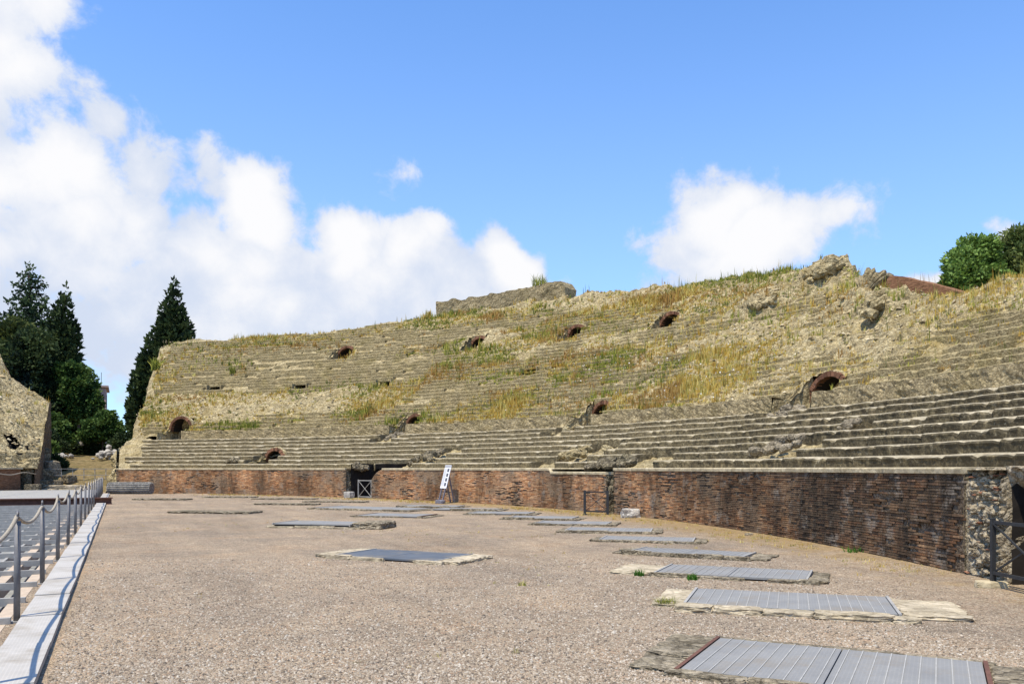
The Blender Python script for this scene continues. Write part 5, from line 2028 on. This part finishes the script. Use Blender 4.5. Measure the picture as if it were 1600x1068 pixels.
def tree(name, lab, base, blobs, nleaf, size, pal, trunk_h, trunk_r, elong=1.3, upbias=0.0, hollow=.55, limbs=6, group=None, lump=.28):
    """blobs: (x, y, z, rx, ry, rz) relative to base"""
    root = thing(name, lab, 'tree', base, 0, group)
    blobs = np.array(blobs, float)
    vol = blobs[:, 3] * blobs[:, 4] + blobs[:, 3] * blobs[:, 5]
    pick = RNG.choice(len(blobs), nleaf, p=vol / vol.sum())
    d = RNG.normal(size=(nleaf, 3))
    d /= np.linalg.norm(d, axis=1)[:, None]
    rr = (hollow + (1 - hollow) * RNG.random(nleaf) ** .6)
    # clumps: push leaves in and out with noise so the outline is ragged
    b = blobs[pick]
    c0 = b[:, :3] + d * b[:, 3:]
    nz = fbm(c0 * (1.7 / max(b[:, 3].mean(), .5)) + sum(map(ord, lab)) % 97, 3, 17)
    rr = rr * (1 + lump * 1.6 * nz)
    keepn = fbm(c0 * (3.2 / max(b[:, 3].mean(), .5)), 2, 19)
    c = b[:, :3] + d * b[:, 3:] * rr[:, None]
    ok = keepn > -.42
    c, d = c[ok], d[ok]
    pal = np.array(pal)
    tone = np.clip(nz[ok] * 1.4 + .5 + .25 * RNG.normal(size=len(c)), 0, .999)
    cols = pal[(tone * len(pal)).astype(int)] * (.8 + .4 * RNG.random((len(c), 1)))
    V, F, C = leaf_cloud(c, d, size, cols, elong, upbias)
    bulk('crown', V, F, MAT['leaf'], root, cols=C)
    mb = MB()
    zs = np.linspace(0, trunk_h, 8)
    mb.tube([(0.12 * math.sin(z * .7), .1 * math.cos(z * .9), z) for z in zs], trunk_r * (1 - .65 * zs / trunk_h), 8)
    rg = random.Random(len(lab))
    for k in range(limbs):
        bl = blobs[rg.randrange(len(blobs))]
        z0 = min(trunk_h * .92, max(trunk_h * .25, bl[2] - bl[5] * .8))
        e = bl[:3] + np.array([rg.uniform(-.4, .4), rg.uniform(-.4, .4), rg.uniform(-.2, .4)]) * bl[3:]
        s0 = np.array([0, 0, z0])
        m_ = (s0 + e) / 2 + np.array([0, 0, -.1 * np.linalg.norm(e - s0)])
        mb.tube([s0, m_, e], [trunk_r * .4, trunk_r * .25, trunk_r * .08], 6)
    mb.build('trunk', MAT['bark'], root, True)
    return root


DARK = [(.016, .028, .012), (.027, .046, .017), (.040, .065, .022), (.060, .085, .028)]
FIRC = [(.016, .032, .017), (.030, .055, .025), (.046, .078, .032), (.066, .10, .038)]
MIDG = [(.020, .045, .012), (.038, .080, .018), (.060, .115, .024), (.095, .15, .035)]
BRIG = [(.030, .075, .015), (.055, .13, .022), (.085, .18, .032), (.12, .23, .05)]
OLIV = [(.040, .055, .018), (.065, .085, .022), (.095, .115, .028), (.13, .15, .04)]


def build_trees():
    # layered conifer
    def conifer(name, lab, base, h, wid, seed, nlayers=15, low=.12):
        rg = random.Random(seed)
        bl = []
        for k in range(nlayers):
            f = k / (nlayers - 1)
            z = h * (low + (1 - low) * f)
            R = min(4.6, wid * (1 - f) ** .8 * (.85 + .3 * rg.random()) + .3)
            nb = max(3, int(7 * (1 - f)) + 2)
            for q in range(nb):
                a = q / nb * 6.283 + k * 1.3 + rg.uniform(-.3, .3)
                rr = R * rg.uniform(.45, .95)
                bl.append((math.cos(a) * rr * .62, math.sin(a) * rr * .62, z + rr * .06 + rg.uniform(-.2, .2), rr * .55 + .2, rr * .55 + .2, .30 + .10 * R))
        bl.append((0, 0, h * .985, .3, .3, .7))
        return tree(name, lab, base, bl, 30000, .27, FIRC, h * .97, .35, 1.4, .15, .3, 14, None, .2)
    conifer('fir_tree', 'tall dark conifer with layered branches at the far left', (-60.9, 105, 2.5), 24.6, 9.5, 3, 19)
    conifer('fir_tree', 'dark conifer cut off by the left edge of the picture', (-68.0, 107, 2.5), 21.0, 7.0, 4, 15)

    def cypress(lab, base, spires, n, size=.32):
        bl = []
        for (dx, dy, h, R) in spires:
            for k in range(14):
                f = k / 13
                z = h * (.06 + .92 * f)
                r = R * (math.sin(min(1, f * 1.8 + .42) * math.pi / 2) * (1 - f ** 4.5) + .10)
                bl.append((dx * (1 - .25 * f) + .2 * math.sin(k * 2.1), dy, z, r, r, h / 14 * 1.1))
        return tree('cypress_tree', lab, base, bl, n, size, DARK, spires[0][2] * .5, .3, 1.7, .9, .78, 5, None, .15)
    cypress('ragged dark cypress right of the tall conifer', (-51.0, 95, 2.5), [(0, 0, 19.0, 1.7), (-1.2, .3, 18.6, 1.5), (-1.2, 0, 13, 2.0), (.6, 0, 12, 1.9)], 26000)
    cypress('broad leaning dark cypress behind the left end of the seating', (-40.6, 95.5, 2.0), [(2.3, 0, 20.6, 2.2), (.6, .5, 17.0, 2.5), (-1.2, 0, 14.0, 2.0), (3.2, 0, 16.8, 1.7), (-2.0, .3, 11.0, 1.5), (1.7, .3, 19.6, 1.4)], 48000, .3)
    # dark evergreen oak mass and lighter trees
    tree('oak_tree', 'dark dense evergreen oak filling the left of the entrance gap', (-52.6, 90, 2.6),
         [(0, 0, 9.5, 3.6, 3.4, 3.4), (-2.4, 0, 7.5, 2.8, 2.6, 2.6), (1.8, -.3, 6.6, 2.6, 2.6, 2.6), (-.6, -.6, 5.4, 3.2, 2.6, 2.2), (-3.4, 0, 10.5, 2.0, 2, 2.0), (.6, 0, 12, 2.2, 2, 2.0)], 28000, .28, DARK, 8, .4)
    tree('bushy_pine', 'olive green rounded pine at the left edge behind the ruin', (-55.3, 92, 2.6),
         [(0, 0, 13.2, 2.5, 2.4, 2.3), (-1.8, 0, 12.0, 2.2, 2, 2.2), (1.0, 0, 11.4, 1.9, 2, 1.8), (-3.6, 0, 12.5, 2.2, 2, 2.2)], 20000, .24, OLIV, 11, .3, 1.8, .5)
    tree('broadleaf_tree', 'fresh green broadleaf tree beside the dark oak in the gap', (-47.4, 91, 2.6),
         [(0, 0, 7.6, 1.9, 2, 2.1), (-.9, 0, 9.2, 1.7, 1.8, 1.7), (.9, 0, 6.0, 1.6, 1.6, 1.6), (-1.3, 0, 5.6, 1.9, 1.8, 2)], 17000, .23, MIDG, 7, .22)
    tree('blue_tree', 'bluish dark tree close behind the top of the left ruin', (-56.2, 88.5, 2.6),
         [(3.6, 0, 8.6, 1.9, 1.6, 2.6), (4.6, 0, 6.0, 1.8, 1.6, 2.4), (2.4, 0, 6.6, 2.0, 1.6, 2.2)], 6000, .32, [(.014, .026, .022), (.026, .045, .036), (.05, .075, .06)], 7, .25)
    tree('young_tree', 'low spreading green tree left of the pink house', (-46.0, 83, 2.2),
         [(0, 0, 3.6, 1.7, 1.4, .7), (-.9, 0, 2.7, 1.5, 1.3, .8), (.9, 0, 2.5, 1.3, 1.3, .8), (0, 0, 4.4, .9, .9, .6)], 9000, .2, MIDG, 4, .14, 1.3, 0, .4)
    tree('young_tree', 'low spreading green tree right of the pink house by the wall end', (-42.4, 86, 2.2),
         [(0, 0, 4.1, 1.8, 1.4, .7), (.8, 0, 3.2, 1.5, 1.3, .8), (-.9, 0, 3.0, 1.4, 1.3, .8), (.5, 0, 4.9, 1.0, .9, .5)], 9500, .2, MIDG, 4.4, .14, 1.3, 0, .4)
    tree('round_tree', 'small rounded tree far behind the pink house', (-53.6, 122, 3.2), [(0, 0, 6.8, 1.6, 1.5, 2.2), (.8, 0, 5.2, 1.5, 1.5, 1.6)], 4000, .4, MIDG, 6, .2)
    for i, (u_, v_, s_, lab) in enumerate([(79, -7.2, 1.0, 'leafy shrub on the bank just behind the left ruin stubs'), (84, -6.6, 1.2, 'leafy shrub left of the scattered white stones'),
                                          (91, -6.4, 1.4, 'dark shrub at the far left of the entrance path'), (93, .6, 1.3, 'dark shrub behind the white marble heap'), (75.5, -6.3, .9, 'dark shrub beside the tall ruined stump'),
                                          (77, -4.9, .7, 'low dark shrub left of the entrance path behind the railing')]):
        p = W(u_, v_, float(bank_z(np.array(u_), np.array(v_))) - .1)
        tree('shrub', lab, p, [(0, 0, .9 * s_, 1.0 * s_, .9 * s_, .8 * s_), (.7 * s_, 0, .6 * s_, .8 * s_, .8 * s_, .6 * s_), (-.7 * s_, .1, .7 * s_, .8 * s_, .7 * s_, .7 * s_)], 4500, .17, MIDG if i < 2 else DARK, .9 * s_, .06, 1.3, 0, .4, 4, 'shrubs on the entrance bank')
    # dark hedge closing the path
    root = thing('dark_hedge', 'low dark hedge closing the far end of the entrance path', 'hedge', W(97, -2.6, 3.2))
    n = 6000
    c = np.stack([UX * 0 + (RNG.random(n) - .5) * 5.6, (RNG.random(n) - .5) * 1.2, RNG.random(n) * 1.0], 1)
    cols = np.array(DARK)[RNG.integers(0, 4, n)] * .8
    V, F, C = leaf_cloud(c, RNG.normal(size=(n, 3)), .22, cols, 1.2)
    bulk('foliage', V, F, MAT['leaf'], root, cols=C)
    for i, (dx, lab) in enumerate([(-.6, 'small white block standing on the dark hedge line, left one'), (2.3, 'small white block standing on the dark hedge line, right one')]):
        p = W(97, -2.6, 0)
        boulder('white_marker', lab, 'stone', (p[0] + dx, p[1] - .9, 4.35), (.22, .2, .34), 140 + i, MAT['marble'], 0, 3, .12, .6)
    # right hand trees on the crest
    LITE = [(.075, .13, .024), (.12, .20, .038), (.17, .27, .055), (.22, .33, .085)]
    LIT2 = [(.055, .085, .022), (.095, .13, .034), (.14, .18, .048), (.19, .22, .07)]
    tree('small_tree', 'round bright green small tree on the crest at the right', (21.0, 38.0, 8.5),
         [(0, 0, 2.1, 1.05, 1.0, 1.2), (-.55, 0, 1.5, .85, .9, 1.0), (.55, 0, 2.3, .9, .8, 1.0), (.9, 0, 1.4, .9, .8, .9), (.0, 0, 3.1, .7, .6, .65), (.7, 0, 3.2, .55, .6, .6), (-.5, 0, 2.6, .6, .6, .6)], 26000, .095, LITE, 2.6, .09, 1.8, .1, .35, 9, None, .34)
    tree('small_tree', 'darker ragged small tree at the right edge of the crest', (24.0, 39.5, 8.6),
         [(0, 0, 2.7, 1.1, 1.0, 1.3), (.9, 0, 2.6, 1.1, .9, 1.3), (-.8, 0, 1.7, 1.0, .8, 1.0), (.1, 0, 3.9, .7, .6, .6), (.8, 0, 1.3, .9, .9, .9), (1.7, 0, 3.1, 1.0, .8, 1.1), (1.0, 0, 4.2, .7, .7, .6), (2.4, 0, 2.2, 1.0, .8, 1.2)], 30000, .10, LIT2, 3.0, .10, 1.9, .2, .35, 9, None, .36)


# ------------------------------------------------------------------ grass and weeds
STRAW = np.array([[.58, .42, .10], [.66, .51, .16], [.48, .33, .07], [.44, .28, .05], [.60, .53, .18]])
RUSTY = np.array([[.42, .255, .075], [.35, .20, .06], [.46, .31, .10]])
GREEN = np.array([[.19, .21, .035], [.26, .27, .045], [.36, .34, .07], [.12, .15, .03]])


def blades(P, h, w, nb, cols, spread, lean=.35):
    """nb blades per tuft, each a thin bent triangle pair"""
    n = len(P)
    N = n * nb
    base = np.repeat(P, nb, 0) + np.concatenate([(RNG.random((N, 2)) - .5) * np.repeat(spread, nb)[:, None] * 2, np.zeros((N, 1))], 1)
    hh = np.repeat(h, nb) * (.45 + .75 * RNG.random(N))
    ww = np.repeat(w, nb) * (.6 + .8 * RNG.random(N))
    an = RNG.random(N) * 6.283
    side = np.stack([np.cos(an), np.sin(an), 0 * an], 1) * ww[:, None]
    la = RNG.random(N) * 6.283
    ln = lean * RNG.random(N) * hh
    tip = base + np.stack([np.cos(la) * ln, np.sin(la) * ln, hh], 1)
    midp = base + np.stack([np.cos(la) * ln * .3, np.sin(la) * ln * .3, hh * .55], 1)
    V = np.stack([base - side, base + side, midp + side * .7, tip, midp - side * .7], 1)
    F = (np.array([[0, 1, 2, 4]])[None] + (np.arange(N) * 5)[:, None, None]).reshape(-1, 4)
    F3 = (np.array([[4, 2, 3]])[None] + (np.arange(N) * 5)[:, None, None]).reshape(-1, 3)
    C = np.repeat(np.repeat(cols, nb, 0) * (.75 + .5 * RNG.random((N, 1))), 5, 0)
    return V.reshape(-1, 3), [F, F3], C


def surf_z(u, r):
    b = base_z(u, r)
    s = step_top(u, r)
    mk = rubble_mask(u, r)
    return np.where((mk < .9) & (r < rtop(u) - .5), np.maximum(b, s - .06), b) - .03


def build_grass():
    n = 130000
    u = 4 + RNG.random(n) * 74
    r = R_UP - .1 + RNG.random(n) * 15.4
    ok = (u < umax(r) - .4) & (r < rtop(u) + .3)
    u, r = u[ok], r[ok]
    g1 = fbm(P3(u * .22, r * .55, 3), 4, 801)
    far = np.clip((u - 50) / 8, 0, 1)
    dens = np.clip((g1 + .12 + .16 * np.exp(-((u - 42) / 13) ** 2)) * 2.1, 0, 1)
    dens *= 1 - .72 * far * ((r > 14) & (r < 20.5)) - .72 * far * np.exp(-((r - 12.6) / 1.3) ** 2)
    dens += .55 * np.exp(-((r - 10.4) / .9) ** 2) * (fbm(P3(u * .4, 1, 1), 3, 5) + .35)
    dens += .12 * np.exp(-((r - (rtop(u) - 1.0)) / 1.1) ** 2)
    dens *= 1 - .8 * np.exp(-((u - 31.7) / 2) ** 2 - ((r - 19) / 1.6) ** 2)
    dens += .18 * np.exp(-((u - 33) / 7) ** 2) * np.exp(-((r - 15) / 3.0) ** 2)
    dens *= np.interp(u, [4, 25, 45, 60], [.7, .85, 1.0, 1])
    ok = RNG.random(len(u)) < dens * .9
    u, r = u[ok], r[ok]
    P = CP(u, r)
    hole = np.zeros(len(u), bool)
    for q in PASSAGES:
        hole |= in_hole(P, q, .05)
    u, r, P = u[~hole], r[~hole], P[~hole]
    P[:, 2] = surf_z(u, r)
    n = len(u)
    dist = np.linalg.norm(P[:, :2], axis=1)
    t = fbm(P3(u * .3, r * .7, 8), 3, 811)
    rnd = RNG.random(n)
    cols = STRAW[RNG.integers(0, len(STRAW), n)]
    gsel = (t + .35 * (rnd - .5)) > .10
    cols = np.where(gsel[:, None], GREEN[RNG.integers(0, len(GREEN), n)] * 1.15, cols)
    rsel = (fbm(P3(u * .35, r * .6, 15), 3, 813) + .3 * (rnd - .5)) > .24
    cols = np.where(rsel[:, None], RUSTY[RNG.integers(0, len(RUSTY), n)], cols)
    tall = np.clip(fbm(P3(u * .5, r * 1.1, 4), 3, 830) * 2.2 + .35, .25, 1.5)
    h = (.10 + .42 * RNG.random(n) ** 1.6 * tall) * np.interp(u, [4, 22, 34], [.5, .6, 1])
    V, F, C = blades(P, h, .00034 * dist + .003, 8, cols, .05 + .12 * RNG.random(n))
    bulk('dry_grass', V, F, MAT['grass'], cols=C, label='dry yellow and green grass growing over the ruined seating', cat='grass', kind='stuff')
    # tall single stalks and small white flowers
    k = RNG.choice(n, 3800, replace=False)
    V, F, C = blades(P[k], .35 + .55 * RNG.random(len(k)) ** 2, .00024 * dist[k] + .002, 3, np.where((RNG.random(len(k)) < .6)[:, None], GREEN[RNG.integers(0, 4, len(k))] * .8, STRAW[RNG.integers(0, 5, len(k))]), .05 + .06 * RNG.random(len(k)), .15)
    bulk('tall_weeds', V, F, MAT['grass'], cols=C, label='tall thin weed stalks rising out of the dry grass', cat='weeds', kind='stuff')
    k = np.where((np.abs(u - 36) < 9) & (r < 16))[0]
    k = k[RNG.random(len(k)) < .04]
    c_ = P[k] + np.array([0, 0, .3])
    V, F, C = leaf_cloud(c_, RNG.normal(size=c_.shape), .075, np.repeat([[.75, .74, .68]], len(k), 0), 1.0)
    bulk('white_flowers', V, F, MAT['grass'], cols=C, label='tiny white flower heads among the grass on the middle slope', cat='flowers', kind='stuff')
    # thin fringe of dry weeds at the foot of the wall and round the covers
    n = 5200
    u = 7.8 + RNG.random(n) * 50
    r = -np.abs(RNG.normal(size=n)) * .55 - .03
    P = CP(u, r, .01)
    ok = RNG.random(n) < np.clip(fbm(P * .8, 3, 77) + .45, 0, 1)
    P = P[ok]
    n = len(P)
    dist = np.linalg.norm(P[:, :2], axis=1)
    cols = STRAW[RNG.integers(0, len(STRAW), n)] * .95
    gs = RNG.random(n) < .12
    cols = np.where(gs[:, None], GREEN[RNG.integers(0, 4, n)], cols)
    V, F, C = blades(P, .03 + .06 * RNG.random(n), .0002 * dist + .001, 6, cols, np.full(n, .05), .9)
    bulk('dry_grass', V, F, MAT['grass'], cols=C, label='thin dry grass fringe along the foot of the podium wall', cat='grass', kind='stuff')

    # tiny dry tufts on the open floor
    n = 900
    yy = 7 + 26 * RNG.random(n)
    xx = (RNG.random(n) * 1.0 - .5) * yy
    P = P3(xx, yy, 0)
    vv_ = xx * VX + yy * VY
    uu_ = xx * UX + yy * UY
    P = P[(vv_ > -.4) & (vv_ < CV - (uu_ - CU) ** 2 / CK - .4) & (fbm(P3(xx * .4, yy * .4, 0), 3, 55) > .05)]
    n = len(P)
    cols = np.where((RNG.random(n) < .35)[:, None], GREEN[RNG.integers(0, 4, n)] * .8, STRAW[RNG.integers(0, 5, n)] * .8)
    V, F, C = blades(P, .015 + .04 * RNG.random(n) ** 2, np.full(n, .004), 8, cols, np.full(n, .035), 1.1)
    bulk('dry_grass', V, F, MAT['grass'], cols=C, label='tiny dry tufts scattered over the open arena floor', cat='grass', kind='stuff')

    # larger plants that can be told apart
    def clump(lab, u, r, h, nb, pal, spread, lean=.5, xyz=None, cat='weed clump', wd=.012):
        P = np.array([xyz]) if xyz is not None else CP(np.array([u]), np.array([r]))
        if xyz is None:
            P[:, 2] = surf_z(np.array([u]), np.array([r]))
        rg_n = nb
        cols = np.asarray(pal)
        Vs, Fs, Cs = [], [[], []], []
        k = 0
        for q in range(4):
            V, F, C = blades(np.zeros((1, 3)), np.array([h]), np.array([wd]), rg_n // 4, cols[[q % len(cols)]], np.array([spread]), lean)
            Vs.append(V)
            Fs[0].append(F[0] + k)
            Fs[1].append(F[1] + k)
            Cs.append(C)
            k += len(V)
        o = bulk('weed_clump', np.concatenate(Vs), [np.concatenate(Fs[0]), np.concatenate(Fs[1])], MAT['grass'], cols=np.concatenate(Cs), label=lab, cat=cat, group='larger weeds on the ruin')
        o.location = P[0]
        return o
    clump('tall rust brown grass clump standing on the skyline', 38.6, 22.9, 1.15, 140, RUSTY * 1.1, .55, .35, None, 'weed clump', .018)
    clump('bright green bush on the broken left edge of the seating', 73.2, 18.0, 1.1, 160, GREEN * 1.3, .3, .9, None, 'weed clump', .05)
    clump('dark green weed in the far step courses above the leftmost slot', 67.2, 16.6, .9, 70, GREEN, .25, .5, None, 'weed clump', .025)
    clump('green weeds on top of the long masonry block', 49.8, 24.0, .9, 120, GREEN * 1.1, .6, .6, CP(49.8, 23.9, 16.75), 'weed clump', .025)
    clump('wispy green weeds on the crest right of the pale crag', 29.6, 17.5, 1.1, 90, GREEN * 1.3, .4, .6, CP(29.4, 17.2, 10.6), 'weed clump', .014)
    clump('thin dry thistles on the skyline behind the brick gable', 26.5, 16.5, .9, 40, STRAW * .5, .8, .3, CP(26.3, 16.6, 9.6), 'weed clump', .008)
    clump('small vivid green plant at the foot of the sooty wall', 0, 0, .16, 60, BRIG_W, .16, 1.3, tuple(CP(12.0, -.12, .0)), 'weed clump', .012)
    clump('low green plant at the left corner of the second grate cover', 0, 0, .10, 160, GREEN * .9, .12, 1.4, (1.92, 10.35, 0), 'weed clump', .005)
    clump('green tuft at the left front of the third grate cover', 0, 0, .11, 60, BRIG_W, .07, 1.2, (2.02, 13.2, 0), 'weed clump', .009)
    clump('green tuft at the front edge of the third grate cover', 0, 0, .10, 60, BRIG_W, .07, 1.2, (2.75, 12.72, 0), 'weed clump', .009)
    clump('tiny green sprout on open gravel in mid arena', 0, 0, .07, 24, GREEN, .06, 1.2, (.15, 12.1, 0), 'weed clump', .006)
    clump('yellow flowering weed in the open trench by the first posts', 0, 0, .45, 60, STRAW, .2, .6, tuple(W(11.2, -1.42, -.55)), 'weed clump', .012)
    clump('dark green weeds deep in the open trench at the left edge', 0, 0, .6, 80, GREEN, .4, .8, tuple(W(9.2, -1.42, -.75)), 'weed clump', .03)


BRIG_W = np.array([[.06, .17, .02], [.09, .22, .03], [.05, .13, .02]])


def build_left_weeds(pt, um, rr):
    V_, F_, C_ = [], [[], []], []
    n = 900
    iu = RNG.integers(60, 209, n)
    ir = RNG.integers(45, 150, n)
    P = pt[iu, ir]
    ok = fbm(P * .5, 3, 90) > .08
    P = P[ok]
    n = len(P)
    cols = np.where((RNG.random(n) < .3)[:, None], GREEN[RNG.integers(0, 4, n)], STRAW[RNG.integers(0, 5, n)])
    V, F, C = blades(P, .2 + .3 * RNG.random(n), np.full(n, .02), 9, cols, .08 + .1 * RNG.random(n))
    bulk('dry_grass', V, F, MAT['grass'], cols=C, label='sparse dry grass on top of the left ruin', cat='grass', kind='stuff')


# ------------------------------------------------------------------ build
build_ground()
build_lower_seating()
build_podium_walls()
build_openings()
build_upper_seating()
for q_ in PASSAGES:
    build_passage(q_, MAT['rubble'] if q_['r'] < 12 else MAT['step'], 7.0 if q_.get('thru') else 3.2)
LOWER_ARCH['lab'] = 'small dark arch low in the far seating rows behind the brick wall'
build_passage(LOWER_ARCH, MAT['rubble'], 2.6)
build_slots()
build_fragments()
LEFT = build_left_ruin()
build_entrance()
build_trench()
build_grates()
build_small_things()
build_trees()
build_grass()
build_left_weeds(*LEFT)
build_gravel()
